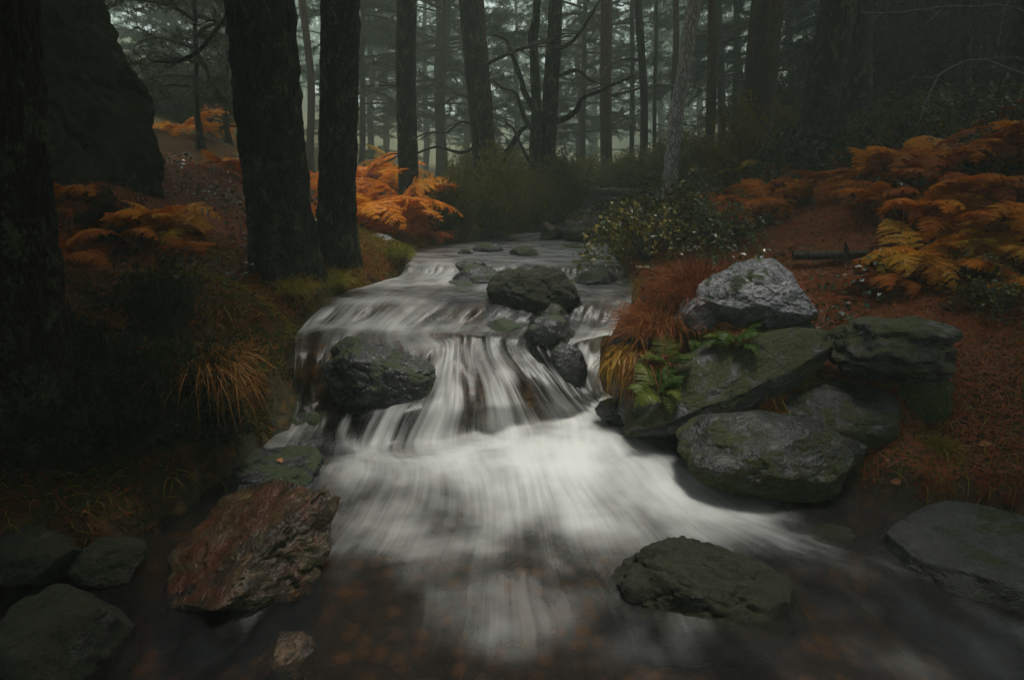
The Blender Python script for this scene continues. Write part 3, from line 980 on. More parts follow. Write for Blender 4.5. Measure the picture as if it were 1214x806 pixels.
limb('branch', [(595, 198), (598, 186), (608, 170), (618, 155), (628, 148)], 9.1, [.05, .045, .04, .03], root, b0)
limb('branch', [(653, 95), (668, 88), (685, 84), (700, 96), (716, 100)], 9.5, [.035, .03, .02, .012], root, b0, dy=.4)
limb('branch', [(635, 75), (628, 45), (634, 15), (640, -40)], 9.4, [.035, .03, .02, .01], root, b0, dy=-.4)
limb('branch', [(658, 60), (680, 48), (700, 20), (720, -15)], 9.4, [.04, .03, .02, .01], root, b0, dy=-.5)
link('crown', CR['high'][1], root, (.15, 0, .2), (0, .02, 1.2), (.65, .65, .9))

tree('hazy straight pine with red upper bark behind the stone weir', (720, 238), 13.5, 15, (720, 0), 'top', 14, 'bark_red', 10, 9, brl=(.8, 2.2), brz=(1.5, 6))
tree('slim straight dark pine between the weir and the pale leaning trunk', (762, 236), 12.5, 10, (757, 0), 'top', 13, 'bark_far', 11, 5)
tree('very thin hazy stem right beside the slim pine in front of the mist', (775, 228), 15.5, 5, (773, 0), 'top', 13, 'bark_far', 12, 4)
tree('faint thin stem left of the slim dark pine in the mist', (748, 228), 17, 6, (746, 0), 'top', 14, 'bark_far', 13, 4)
tree('pale grey lichen covered trunk leaning to the right', (792, 250), 7.5, 15, (827, 0), None, 9, 'bark_pale', 14, 0, name='leaning_tree', seg=36, rows=220, amp=.012, mid=[(800, 150), (813, 70)])
tree('reddish slim pine just right of the pale leaning trunk', (840, 222), 11.5, 12, (843, 0), 'top', 13, 'bark_red', 15, 5)
tree('misty stem behind and left of the pale leaning trunk', (797, 222), 16, 8, (797, 0), 'top', 13, 'bark_red', 16, 4)
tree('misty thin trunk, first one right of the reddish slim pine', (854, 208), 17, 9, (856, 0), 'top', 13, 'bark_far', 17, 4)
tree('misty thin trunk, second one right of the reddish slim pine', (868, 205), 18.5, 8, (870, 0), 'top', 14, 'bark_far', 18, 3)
tree('thick dark pine on the right behind the golden fern, snags on its left side', (892, 200), 8.3, 32, (906, 0), 'tall', 13, 'bark_red', 19, 5, cw=.72, seg=48, rows=220, amp=.014, brl=(.4, .9), brz=(1., 4.5))
tree('thick black pine leaning right, at the left end of the right slope', (955, 205), 7.0, 34, (988, 0), 'tall', 13, 'bark', 20, 2, cw=.75, seg=48, rows=220, amp=.014)
tree('broad dark trunk in deep shade right of the black leaning pine', (1022, 175), 8.6, 24, (1033, 0), 'tall', 13, 'bark', 21, 3, cw=1.0, seg=30, rows=140)
tree('slim dark trunk in the shade at the top of the right slope', (1147, 150), 8.8, 9, (1150, 0), 'tall', 12, 'bark', 22, 5, cw=1.2)
tree('dark trunk in deep shade near the right edge of the slope', (1195, 140), 7.6, 26, (1216, 0), 'tall', 13, 'bark', 23, 3, cw=1.25)
# young trees and hazy ones that show their crowns
tree('slender young pine on the left slope with a bare lower stem', (234, 150), 9.0, 5, (232, 40), 'sapling', 4.4, 'bark_far', 24, 4, brl=(.3, .8), brz=(.5, 3), name='young_pine')
tree('bushy young pine on the left slope beside the thick pine', (268, 152), 11.0, 5, (268, 40), 'low', 5.0, 'bark_far', 25, 2, brl=(.3, .8), brz=(.5, 3), name='young_pine')
for lab, u, v, Y, px, kind, h, s in [
    ('misty pine crown above the left slope right of the mossy cliff', 205, 150, 21.0, 8, 'mid', 8, 30),
    ('misty dense pine between the young pines and the thick left trunk', 272, 145, 25.2, 8, 'low', 10, 31),
    ('misty pale green pine showing between the dark left pair and the slim fern pine', 440, 212, 22.4, 8, 'low', 8, 32),
    ('far misty pine with drooping boughs left of the slim fern pine', 458, 205, 29.4, 8, 'mid', 11, 33),
    ('misty pine with bare lower boughs right of the slim fern pine', 503, 212, 26.6, 8, 'mid', 10, 34),
    ('misty pine filling the gap left of the close pair of stems', 552, 218, 28.0, 8, 'mid', 11, 35),
    ('misty dense young pine behind the crooked middle tree', 612, 225, 23.8, 8, 'low', 8, 36),
    ('misty pine with spreading boughs right of the crooked middle tree', 688, 226, 23.8, 8, 'mid', 10, 37),
    ('faint low crowned pine far behind the stone weir', 704, 224, 33.6, 8, 'low', 10, 38),
    ('faint pine far between the slim pine and the pale leaning trunk', 782, 214, 32.2, 8, 'mid', 11, 39),
    ('faint pine far behind the reddish slim pine', 828, 208, 33.6, 8, 'low', 10, 40),
    ('dim pine far left of the thick dark right pine', 876, 196, 22, 8, 'mid', 14, 41),
    ('dim pine between the thick dark right pine and the black leaning pine', 935, 180, 19, 8, 'low', 13, 42),
    ('dim dense pine in shade behind the broad dark trunk on the right', 1060, 150, 15, 8, 'low', 12, 43),
    ('dim dense pine in shade above the right slope ferns', 1115, 135, 13.5, 8, 'low', 11, 44),
    ('misty dense pine low on the left slope right behind the mossy cliff', 196, 140, 16.8, 7, 'low', 10, 49),
    ('misty dense pine on the left slope touching the thick left pine', 256, 136, 18.9, 7, 'low', 10, 50),
    ('misty pine with soft full boughs between the slim fern pine and the close pair', 520, 215, 18.2, 7, 'mid', 10, 46),
    ('misty pine with soft full boughs just left of the hazy straight pine', 694, 236, 18.9, 7, 'mid', 10, 47),
    ('misty pine with soft boughs just right of the second thick trunk', 430, 218, 16.8, 7, 'mid', 10, 48),
    ('dim dense pine in the upper right corner', 1200, 120, 13, 8, 'low', 11, 45),
]:
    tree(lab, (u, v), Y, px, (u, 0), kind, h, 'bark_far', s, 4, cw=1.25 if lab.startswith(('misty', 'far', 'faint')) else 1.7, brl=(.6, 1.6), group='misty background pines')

# unseen pines added to shade the banks and the near water
for x_, y_, sd_, cs_, dz_c, lab in (
        (-5.0, 1.2, 60, 1.25, -2.5, 'pine on the left bank outside the picture'), (5.2, .2, 61, 1.2, -2.5, 'pine on the right bank outside the picture'),
        (-3.2, -2.2, 63, 1.25, -2.5, 'pine behind the viewpoint on the left bank'), (3.9, -3.0, 64, 1.25, -2.5, 'pine behind the viewpoint on the right bank'),
        (.8, -3.8, 62, 1.25, -2.5, 'pine straight behind the viewpoint'), (-6.5, 4.5, 65, 1.25, -1, 'pine behind the cliff outside the picture'),
        (6.8, 3.6, 66, .9, -1, 'pine above the right bank outside the picture'), (-2.2, -1.3, 67, .95, -1, 'pine close behind the viewpoint on its left'),
        (2.7, -1.2, 68, .9, -1, 'pine close behind the viewpoint on its right'), (4.8, 2.2, 69, .75, 0, 'pine right of the flat grey slab outside the picture'),
        (-3.6, 1.4, 70, 1.0, -3, 'pine left of the black foreground trunk outside the picture')):
    z_ = drop(x_, y_)[0]
    rt = thing('pine_tree', (x_, y_, z_), lab + ' added unseen to shade the stream', 'tree', 'pine trees')
    link('trunk', trunk_mesh('trunk', [(0, 0, -.2), (0, .05, 4), (.1, 0, 8), (.1, 0, 13)], [.26, .22, .16, .04], M['bark'], 24, 80, .012, .06), rt)
    link('crown', CR['tall'][sd_ % 3], rt, (0, 0, dz_c), rot=(0, 0, sd_), scale=(cs_, cs_, 1.0))

# far wood, one mass in the mist
rg = np.random.default_rng(77)
b = MB()
for k in range(130):
    Y = rg.uniform(44, 88)
    x = rg.uniform(-1.05, 1.05) * Y
    z = drop(x, Y)[0]
    h = rg.uniform(10, 17)
    r = rg.uniform(.12, .22)
    b.add(*tube([(x, Y, z - .3), (x + rg.normal() * .2, Y, z + h * .5), (x + rg.normal() * .4, Y, z + h)], [r, r * .7, .03], 7), 1)
    n = 190
    f = rg.random(n)
    zz = z + h * (.16 + .84 * f)
    rad = 2.3 * (1 - f) ** .6 + .3
    a_ = rg.random(n) * 6.28
    rr = rad * rg.random(n) ** .5
    C = np.stack([x + rr * np.cos(a_), Y + rr * np.sin(a_), zz - .2 * rr], 1)
    D = np.stack([np.cos(a_), np.sin(a_), np.full(n, -.1)], 1)
    needles(b, C, D, 7, .75, .16, rg)
tag(link('far_woods', b.mesh('far_woods', [M['needle'], M['bark_far']], False)), 'distant misty pine wood', None, None, 'stuff')


# ------------------------------------------------------------------ ferns
def frond_mesh(name, seed, mat, curve=1.7, npin=24, dead=True):
    """a bipinnate frond of length 1 that grows from the origin, leaning along +x"""
    rg = np.random.default_rng(seed)
    b = MB()
    n = 40
    t = np.linspace(0, 1, n)
    ang = R(78) - curve * t ** 1.25
    dx, dz_ = np.cos(ang), np.sin(ang)
    P = np.stack([np.cumsum(dx) / n, .05 * np.sin(t * 5 + seed) * t, np.cumsum(dz_) / n], 1)
    b.add(*tube(P, np.linspace(.008, .002, n), 4))
    Tn = unit(np.gradient(P, axis=0))
    for k in range(npin):
        q = .26 + .74 * (k + .5) / npin
        i0 = min(n - 1, int(q * n))
        p0, tg = P[i0], Tn[i0]
        x = (q - .26) / .74
        L = .36 * (1 - x) ** .85 * min(1, .45 + x * 4) + .012
        nrm = unit(np.cross(tg, np.array([0, 1, 0])))
        if nrm[2] < 0:
            nrm = -nrm
        for sgn in (-1, 1):
            if rg.random() < (.13 if dead else .03):
                continue
            sd = unit(np.array([0, sgn, 0]) + tg * rg.uniform(.25, .5) + nrm * rg.uniform(-.25, .12))
            m = max(3, int(L / .022))
            s = (np.arange(m) + .5) / m
            dr = rg.uniform(.1, .45) if dead else .12
            c = p0 + sd * (L * s)[:, None] - np.array([0, 0, 1]) * (dr * L * s ** 2)[:, None]
            axis = unit(sd - np.array([0, 0, 1]) * .2)
            lat = unit(np.cross(axis, nrm))
            up = unit(np.cross(lat, axis))
            plen = (.052 * (1 - s) ** .6 * (L / .36) ** .5 + .006)[:, None]
            pw = L / m * .50
            # axis of the pinna
            b.add(np.stack([p0 - lat * .0015, p0 + lat * .0015, c[-1]], 0), [[0, 1, 2]])
            for s2 in (-1, 1):
                curl = (rg.uniform(-.6, .3, size=(m, 1)) if dead else rg.uniform(-.2, .1, size=(m, 1)))
                d2_ = unit(lat * s2 + axis * .45 + up * curl)
                tip = c + d2_ * plen * rg.uniform(.75, 1.15, size=(m, 1))
                mid_ = c + d2_ * plen * .55 + up * .004
                V = np.stack([c - axis * pw, mid_ - axis * pw * .8, tip, mid_ + axis * pw * .9, c + axis * pw], 1).reshape(-1, 3)
                b.add(V, np.arange(m * 5).reshape(-1, 5))
    return b.mesh(name, mat, smooth=False)


FR = {}
for kind in ('fern_orange', 'fern_rust', 'fern_gold', 'fern_green'):
    FR[kind] = [frond_mesh('frond', 300 + k, M[kind], c, 24 if kind != 'fern_green' else 20, kind != 'fern_green') for k, c in enumerate((1.35, 1.9, 2.4, 2.9, 2.1, 1.6))]


def fern(label, u, v, size, n, kind, seed, at=None, face=None, spread=3.14, group='bracken ferns', lift=0.0, name='bracken_fern', low=.55):
    rg = np.random.default_rng(seed)
    p = Vector(at) if at is not None else G(u, v)
    root = thing(name, (p.x, p.y, p.z - .02), label, 'fern', group)
    for k in range(n):
        az = (face if face is not None else 0) + (rg.uniform(-spread, spread) if face is not None else 2 * math.pi * (k + rg.random() * .7) / n)
        tiltv = rg.uniform(-.1, low)
        o = link('frond', FR[kind][rg.integers(0, 6)], root, (rg.normal() * .03, rg.normal() * .03, lift), (rg.uniform(-.35, .35), tiltv, az), size * rg.uniform(.7, 1.15))
    return root


FERNS = [
    # left foreground and cliff foot
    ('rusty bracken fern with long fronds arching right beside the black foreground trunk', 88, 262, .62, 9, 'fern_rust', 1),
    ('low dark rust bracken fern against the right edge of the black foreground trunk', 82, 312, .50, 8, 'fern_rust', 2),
    ('wide orange bracken fern at the foot of the mossy cliff', 160, 285, .62, 11, 'fern_orange', 3),
    ('golden bracken fern drooping to the right onto the path below the mossy cliff', 208, 280, .60, 10, 'fern_gold', 4),
    ('small brown bracken fern at the path edge below the golden drooping one', 222, 303, .34, 7, 'fern_rust', 5),
    # left slope
    ('small bright orange fern high on the left slope under the slender young pine', 222, 160, .75, 8, 'fern_orange', 6),
    ('orange fern high on the left slope under the bushy young pine', 258, 163, .7, 8, 'fern_orange', 7),
    ('orange fern peeping out at the left edge of the thick left pine', 291, 212, .6, 8, 'fern_orange', 8),
    ('flat dull rust fern in the middle of the left slope', 262, 205, .5, 7, 'fern_rust', 9),
    ('topmost little orange fern on the left slope near the misty pines', 250, 140, .8, 7, 'fern_orange', 10),
    # bright patch behind the two thick trunks
    ('orange fern touching the right edge of the second thick trunk, upper one', 428, 232, 1.27, 14, 'fern_orange', 11),
    ('orange fern touching the right edge of the second thick trunk, lower one', 428, 268, 1.11, 14, 'fern_orange', 12),
    ('bright orange fern just left of the slim dark pine', 456, 236, 1.27, 15, 'fern_orange', 13),
    ('golden fern just behind the slim dark pine', 472, 228, 1.34, 14, 'fern_gold', 14),
    ('broad orange fern in front of the slim dark pine', 466, 268, 1.15, 15, 'fern_orange', 15),
    ('bright golden fern right of the slim dark pine with fronds held out over the bush', 508, 246, 1.20, 14, 'fern_gold', 16),
    ('orange fern drooping low at the right end of the bright fern patch', 492, 272, 0.95, 14, 'fern_orange', 17),
    ('red brown fern at the front of the bright fern patch above the pale flat stone', 448, 280, .45, 8, 'fern_rust', 18),
    ('small red fern between the bright fern patch and the upper step', 518, 290, .45, 8, 'fern_rust', 19),
    # right, behind the bramble
    ('bright golden fern in front of the thick dark right pine, highest of its clump', 912, 222, .72, 10, 'fern_gold', 20),
    ('wide orange fern with a long arched frond below the golden one by the right pine', 905, 252, .78, 12, 'fern_orange', 21),
    ('red brown fern at the foot of the black leaning pine', 955, 232, .6, 9, 'fern_rust', 22),
    ('rust fern low down between the arched orange fern and the brambles', 876, 268, .5, 9, 'fern_rust', 23),
    # right slope
    ('small yellow orange fern alone below the broad dark trunk on the right slope', 1030, 178, .62, 9, 'fern_orange', 24),
    ('rust fern at the left end of the long fern bank of the right slope', 992, 232, 0.62, 12, 'fern_rust', 25),
    ('orange fern in the long fern bank, second from its left end', 1035, 222, 0.66, 12, 'fern_orange', 26),
    ('rust fern in the long fern bank behind the golden arching fern', 1082, 212, 0.66, 12, 'fern_rust', 27),
    ('orange fern in the long fern bank under the bare twigs', 1122, 205, 0.63, 12, 'fern_orange', 28),
    ('rust fern at the right end of the long fern bank', 1178, 206, 0.63, 12, 'fern_rust', 29),
    ('yellow fern at the right edge of the picture above the long fern bank', 1206, 190, 0.55, 11, 'fern_gold', 30),
    ('brown fern in front of the middle of the long fern bank', 1050, 250, 0.48, 11, 'fern_rust', 31),
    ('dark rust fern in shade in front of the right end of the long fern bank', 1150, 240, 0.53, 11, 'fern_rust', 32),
    # right foreground
    ('golden arching fern standing behind the wavy ridged rock', 1082, 318, 0.53, 13, 'fern_gold', 33),
    ('orange fern close beside the golden arching fern, on its right', 1112, 322, 0.44, 12, 'fern_orange', 34),
    ('brown drooping fern between the log and the wavy ridged rock', 1050, 342, 0.37, 11, 'fern_rust', 35),
    ('yellow fern with clear comb like leaflets at the right edge', 1196, 312, 0.51, 12, 'fern_gold', 36),
    ('orange fern low at the right edge below the comb leaved yellow one', 1206, 345, 0.40, 11, 'fern_orange', 37),
    ('rust fern between the brown one and the golden arching fern, below the long fern bank', 1078, 262, 0.53, 12, 'fern_orange', 39),
    ('orange fern at the right edge just below the long fern bank', 1196, 262, 0.55, 12, 'fern_orange', 40),
    ('gold tipped fern in shade above the golden arching fern', 1122, 270, 0.48, 12, 'fern_orange', 41),
    ('orange fern at the far right end behind the yellow edge fern', 1235, 205, 0.70, 12, 'fern_orange', 42),
    ('small golden fern high on the right slope under the slim dark trunk', 1105, 172, .65, 9, 'fern_gold', 43),
    ('orange fern high on the right slope right of the slim dark trunk', 1165, 166, .7, 9, 'fern_orange', 44),
    ('small orange fern beside the foot of the black leaning pine, on its right', 985, 198, .6, 8, 'fern_orange', 45),
    ('yellow fern in the top right of the slope at the picture edge', 1208, 160, .65, 9, 'fern_gold', 46),
    ('orange fern just right of the pale leaning trunk behind the brambles', 835, 245, .6, 9, 'fern_orange', 47),
    ('yellow green fern right of the golden arching fern behind glossy leaves', 1156, 285, 0.48, 11, 'fern_gold', 38),
]
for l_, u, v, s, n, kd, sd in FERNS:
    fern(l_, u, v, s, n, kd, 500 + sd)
BV_OBJ = [o for o in SC.objects if o.type == 'MESH' and o.name.startswith(('boulder', 'stone'))]
bpy.context.view_layer.update()


def hit_rock(u, v):
    d = Vector(ray(u, v)).normalized()
    best = None
    for o in BV_OBJ:
        inv = o.matrix_world.inverted()
        ok_, loc, nrm, _ = o.ray_cast(inv @ CAM, (inv.to_3x3() @ d).normalized())
        if ok_:
            wl = o.matrix_world @ loc
            if best is None or (wl - CAM).length < (best[0] - CAM).length:
                best = (wl, (o.matrix_world.to_3x3() @ nrm).normalized())
    h = BVH.ray_cast(CAM, d)
    if h[0] is not None and (best is None or (h[0] - CAM).length < (best[0] - CAM).length):
        best = (h[0], h[1])
    return best


for l_, u, v, s, n, sd in [
    ('bright green fern beside the tall black rock of the chute, nearest the foam', 778, 470, .30, 9, 1),
    ('green fern with spread fronds above the nearest one by the chute', 798, 438, .28, 9, 2),
    ('yellow green fern under the small pale rounded stone', 815, 412, .26, 8, 3),
    ('small green fern between the long slanting boulder and the pale boulder', 862, 408, .24, 8, 4),
]:
    fern(l_, u, v, s, n, 'fern_green', 600 + sd, at=hit_rock(u, v)[0], group='green ferns by the chute', name='green_fern')


# ------------------------------------------------------------------ shrubs
def leaves(b, C, Nn, size, rg, m=0, asp=.55):
    """ovate leaves folded along the midrib"""
    k = len(C)
    a_ = unit(np.cross(Nn, rg.normal(size=(k, 3))))
    c_ = np.cross(Nn, a_)
    l = size * rg.uniform(.6, 1.25, size=(k, 1))
    w = l * asp * .5
    fold = Nn * w * .35
    V = np.stack([C, C + a_ * l * .45 + c_ * w + fold, C + a_ * l, C + a_ * l * .45 - c_ * w + fold, C + a_ * l * .5], 1).reshape(-1, 3)
    q = np.arange(k)[:, None] * 5
    b.add(V, np.concatenate([q + np.array([0, 1, 4]), q + np.array([1, 2, 4]), q + np.array([2, 3, 4]), q + np.array([3, 0, 4])]), m)


def shrub_meshes(seed, style, mat):
    """unit-size shrub: foliage and stems"""
    rg = np.random.default_rng(seed)
    fb, sb = MB(), MB()
    CC, DD = [], []
    if style == 'broom':
        for k in range(150):
            az, out = rg.uniform(0, 6.28), rg.uniform(.1, 1.0)
            d = np.array([math.cos(az) * out * .55, math.sin(az) * out * .55, 1 - .35 * out])
            L = rg.uniform(.6, 1.1)
            P = spline([np.zeros(3), d * L * .5 + rg.normal(size=3) * .04, d * L + rg.normal(size=3) * .07 + np.array([0, 0, -.12 * out])], 8)
            sb.add(*tube(P, np.linspace(.008, .003, 8), 3))
            for q in range(2, 8):
                for _ in range(4):
                    CC.append(P[q] + rg.normal(size=3) * .035)
                    DD.append(d)
        needles(fb, np.array(CC), np.array(DD), 5, .085, .012, rg, 0, .6)
    elif style == 'bramble':
        for k in range(34):
            az = rg.uniform(0, 6.28)
            d = np.array([math.cos(az), math.sin(az), 0])
            L = rg.uniform(.5, 1.1)
            h = rg.uniform(.35, .8)
            P = spline([np.zeros(3), d * L * .4 + np.array([0, 0, h]), d * L * .8 + np.array([0, 0, h * .7]), d * L + np.array([0, 0, h * .15])], 14)
            P = P + rg.normal(size=P.shape) * .012
            sb.add(*tube(P, np.linspace(.007, .003, 14), 4))
            for q in range(3, 14):
                for _ in range(4):
                    CC.append(P[q] + rg.normal(size=3) * .05)
                    DD.append(unit(rg.normal(size=3) * .5 + np.array([0, -.15, 1])))
        leaves(fb, np.array(CC), np.array(DD), .075, rg, 0, .7)
    else:   # feathery dark shrub
        for k in range(60):
            az, out = rg.uniform(0, 6.28), rg.uniform(.1, 1.0)
            d = unit(np.array([math.cos(az) * out, math.sin(az) * out, rg.uniform(.25, 1)]))
            L = rg.uniform(.5, 1.0)
            P = spline([np.zeros(3), d * L * .5, d * L + np.array([0, 0, -.1])], 9)
            sb.add(*tube(P, np.linspace(.01, .003, 9), 4))
            for q in range(2, 9):
                for _ in range(5):
                    CC.append(P[q] + rg.normal(size=3) * .05)
                    DD.append(d)
        needles(fb, np.array(CC), np.array(DD), 8, .075, .011, rg, 0, .9)
    return fb.mesh(style + '_foliage', mat, smooth=False), sb.mesh(style + '_stem', M['dead_wood'])


SH = {
    'broom': [shrub_meshes(700 + k, 'broom', M['broom']) for k in range(2)],
    'bramble': [shrub_meshes(710 + k, 'bramble', M['bramble']) for k in range(2)],
    'dark': [shrub_meshes(720 + k, 'feather', M['dark_shrub']) for k in range(2)],
}
for l_, kd, u, v, w, h, s in [
    ('olive green broom bush below the close pair of stems, left end of the row', 'broom', 540, 291, .75, .95, 1),
    ('tallest olive broom bush in the middle of the row behind the upper stream', 'broom', 588, 286, 1.0, 1.15, 2),
    ('dark broom bush below the crooked middle tree', 'broom', 632, 278, .95, 1.0, 3),
    ('yellowish broom bush at the right end of the row beside the stream head', 'broom', 664, 266, .9, 1.05, 4),
    ('thin upright broom bush in the mist behind the row', 'broom', 556, 252, .9, 1.3, 5),
    ('green bushy shrub at the foot of the thick dark right pine', 'broom', 868, 232, .9, 1.1, 6),
    ('green bushy shrub between the two thick dark right pines', 'broom', 928, 205, .9, 1.0, 7),
    ('large bramble with green and yellow leaves hanging over the stream on the right', 'bramble', 765, 312, .62, .7, 8),
    ('bramble with small glossy leaves in front of the pale leaning trunk', 'bramble', 790, 278, .75, .8, 9),
    ('low bramble at the right end of the weir beside the driftwood', 'bramble', 730, 276, .6, .55, 10),
    ('bramble with sparse leaves above the red dry grass', 'bramble', 840, 290, .6, .55, 11),
    ('low leafy bramble in shade under the bare twigs on the right slope', 'bramble', 1085, 175, 1.0, .8, 12),
    ('leafy bramble in shade left of the bare twigs on the right slope', 'bramble', 1045, 190, .8, .8, 13),
    ('leafy bramble in shade at the right edge of the slope', 'bramble', 1185, 170, .9, .8, 14),
    ('glossy leaved bramble between the golden arching fern and the right edge', 'bramble', 1150, 330, .34, .3, 15),
    ('low dark bramble in front of the yellow comb leaved fern', 'bramble', 1185, 370, .34, .28, 16),
    ('climbing leaves low on the black leaning pine', 'bramble', 945, 222, .7, .95, 17),
    ('grey green bush on the left slope between the mossy cliff and the thick left pine', 'dark', 212, 140, 1.6, 1.5, 28),
    ('grey green bush higher on the left slope at the edge of the thick left pine', 'dark', 272, 132, 1.8, 1.6, 29),
    ('misty low bush on the far ground behind the right end of the weir', 'broom', 742, 233, 1.5, .9, 30),
    ('misty low bush on the far ground behind the left end of the weir', 'broom', 690, 234, 1.5, 1.0, 31),
    ('misty low bush on the far ground left of the pale leaning trunk', 'broom', 776, 231, 1.6, 1.0, 32),
    ('misty low bush on the far ground right of the pale leaning trunk', 'broom', 815, 228, 1.5, 1.2, 33),
    ('misty low bush far back between the crooked tree and the close pair', 'broom', 612, 228, 1.6, 1.2, 34),
    ('dark evergreen bush on the hillside behind the black leaning pine', 'dark', 985, 150, 2.2, 2.4, 23),
    ('dark evergreen bush on the hillside right of the broad dark trunk', 'dark', 1065, 120, 2.2, 2.6, 24),
    ('dark evergreen bush high on the hillside in the upper right', 'dark', 1130, 100, 2.4, 2.8, 25),
    ('dark evergreen bush at the right edge of the hillside', 'dark', 1195, 95, 2.2, 2.6, 26),
    ('dark evergreen bush between the thick dark right pine and the leaning one', 'dark', 930, 185, 1.9, 2.0, 27),
    ('dark feathery shrub on the left bank in front of the path', 'dark', 185, 402, .42, .62, 18),
    ('dark feathery shrub low on the left bank above the black water', 'dark', 165, 470, .40, .45, 19),
    ('dark feathery shrub between the orange ferns at the foot of the cliff', 'dark', 128, 285, .42, .60, 20),
    ('dark feathery shrub beside the base of the black foreground trunk', 'dark', 100, 440, .36, .42, 21),
    ('dark feathery shrub in the lower left shade above the two green stones', 'dark', 45, 545, .40, .42, 35),
    ('dark feathery shrub in the lower left shade above the dark wet stone', 'dark', 128, 535, .38, .40, 36),
    ('dark feathery shrub on the left bank behind the flat dark stone', 'dark', 205, 520, .36, .38, 37),
    ('dark feathery shrub low down right of the black foreground trunk', 'dark', 122, 490, .36, .42, 38),
    ('dark feathery shrub nearest the red angular rock on the left bank', 'dark', 258, 520, .30, .30, 39),
    ('dark feathery shrub overhanging the water at the steep left bank', 'dark', 232, 465, .36, .4, 22),
]:
    p = G(u, v)
    r_ = thing({'broom': 'broom_bush', 'bramble': 'bramble_bush', 'dark': 'feathery_shrub' if w < 1 else 'evergreen_bush'}[kd], (p.x, p.y, p.z - .03), l_, 'shrub', {'broom': 'broom bushes', 'bramble': 'brambles', 'dark': 'dark shrubs of the left bank' if w < 1 else 'evergreen bushes of the hillsides'}[kd])
    fo, st_ = SH[kd][s % 2]
    link('foliage', fo, r_, (0, 0, 0), (0, 0, s * 1.7), (w, w, h))
    link('stem', st_, r_, (0, 0, 0), (0, 0, s * 1.7), (w, w, h))


# ------------------------------------------------------------------ grasses
def blades(b, P, D, L, w, rg, droop=.6, m=0):
    """curved blades: 3 segments"""
    k = len(P)
    L = np.broadcast_to(np.asarray(L).reshape(-1, 1), (k, 1))
    D = unit(D)
    s = unit(np.cross(D, rg.normal(size=(k, 3)))) * w * .5
    g = np.array([0, 0, -1.])
    a1 = P + D * L * .4 + g * L * droop * .08
    a2 = P + D * L * .75 + g * L * droop * .35
    a3 = P + D * L * .95 + g * L * droop * .75
    V = np.stack([P - s, P + s, a1 - s * .85, a1 + s * .85, a2 - s * .55, a2 + s * .55, a3], 1).reshape(-1, 3)
    q = np.arange(k)[:, None] * 7
    b.add(V, np.concatenate([q + np.array([0, 1, 3, 2]), q + np.array([2, 3, 5, 4])]), m)
    b.add(V, q + np.array([4, 5, 6]), m)


def tuft(label, u, v, size, n, mat, seed, lean=(0, 0), droop=.8, at=None, name='grass_tuft', spread=.6, w=.006):
    rg = np.random.default_rng(seed)
    p = Vector(at) if at is not None else G(u, v)
    b = MB()
    P = np.concatenate([rg.normal(size=(n, 2)) * size * .16, np.zeros((n, 1))], 1)
    D = np.stack([rg.normal(size=n) * spread + lean[0], rg.normal(size=n) * spread + lean[1], np.ones(n)], 1)
    blades(b, P, D, size * rg.uniform(.5, 1.2, n), w, rg, droop)
    o = link(name, b.mesh(name, M[mat], False), None, (p.x, p.y, p.z - .01))
    return tag(o, label, 'grass tuft', 'dry grass tufts')


tuft('tuft of red dry grass left of the large pale boulder', 830, 345, .5, 900, 'dead_grass', 1, (-.3, -.3))
tuft('tuft of red dry grass above the tall black chute rock', 778, 392, .46, 800, 'dead_grass', 2, (-.4, -.4))
tuft('tuft of red dry grass on top of the bank between the brambles and pale stone', 806, 358, .34, 500, 'dead_grass', 3, (-.2, -.2))
tuft('tuft of yellowed leaves hanging down beside the chute', 0, 0, .30, 260, 'yellow_plant', 4, (-.7, -.8), 1.5, at=pY(750, 422, 3.45), w=.014)
tuft('tuft of rust coloured stems hanging down right of the yellowed leaves', 0, 0, .34, 420, 'dead_grass', 5, (-.4, -.9), 1.6, at=pY(775, 425, 3.4))
tuft('tuft of tan grass hanging over the steep left bank', 252, 432, .4, 380, 'tan_grass', 6, (.45, -.5), 1.2, spread=.8)
tuft('tuft of tan grass low on the left bank beside the hanging one', 285, 455, .32, 400, 'tan_grass', 7, (.4, -.7), 1.2)
tuft('tuft of dry grass beside the black foreground trunk on the left bank', 130, 385, .3, 250, 'tan_grass', 8, (.3, -.3))
tuft('tuft of yellow green grass at the edge of the left bank under the thick pine', 345, 345, .3, 500, 'grass', 9, (.4, -.4))
tuft('tuft of yellow green grass at the corner of the left bank above the first step', 395, 335, .26, 500, 'grass', 10, (.4, -.4))
tuft('tuft of green grass on the right bank between the two mossy boulders', 945, 450, .2, 250, 'grass', 11, (-.3, -.3))
tuft('tuft of low grass under the wavy ridged rock near the green boulder', 1110, 530, .18, 250, 'grass', 12, (0, -.3))
tuft('tuft of grass on the flat left bank beside the upper stream', 470, 303, .26, 450, 'grass', 13, (.3, -.3))


def scatter(n, x, y, rg):
    return np.stack([rg.uniform(*x, n), rg.uniform(*y, n)], 1)


_tri = GV[GF]
_fn = np.cross(_tri[:, 1] - _tri[:, 0], _tri[:, 3] - _tri[:, 0])
_fa = np.linalg.norm(_fn, axis=1)
_fn = _fn / (_fa[:, None] + 1e-9)
_fc = _tri.mean(1)


def surf(n, x, y, rg):
    k_ = np.where((_fc[:, 0] > x[0]) & (_fc[:, 0] < x[1]) & (_fc[:, 1] > y[0]) & (_fc[:, 1] < y[1]))[0]
    f = rg.choice(k_, n, p=_fa[k_] / _fa[k_].sum())
    a, b_ = rg.random((n, 1)), rg.random((n, 1))
    t = _tri[f]
    P = t[:, 0] * (1 - a) * (1 - b_) + t[:, 1] * a * (1 - b_) + t[:, 2] * a * b_ + t[:, 3] * (1 - a) * b_
    return np.concatenate([P, _fn[f]], 1)


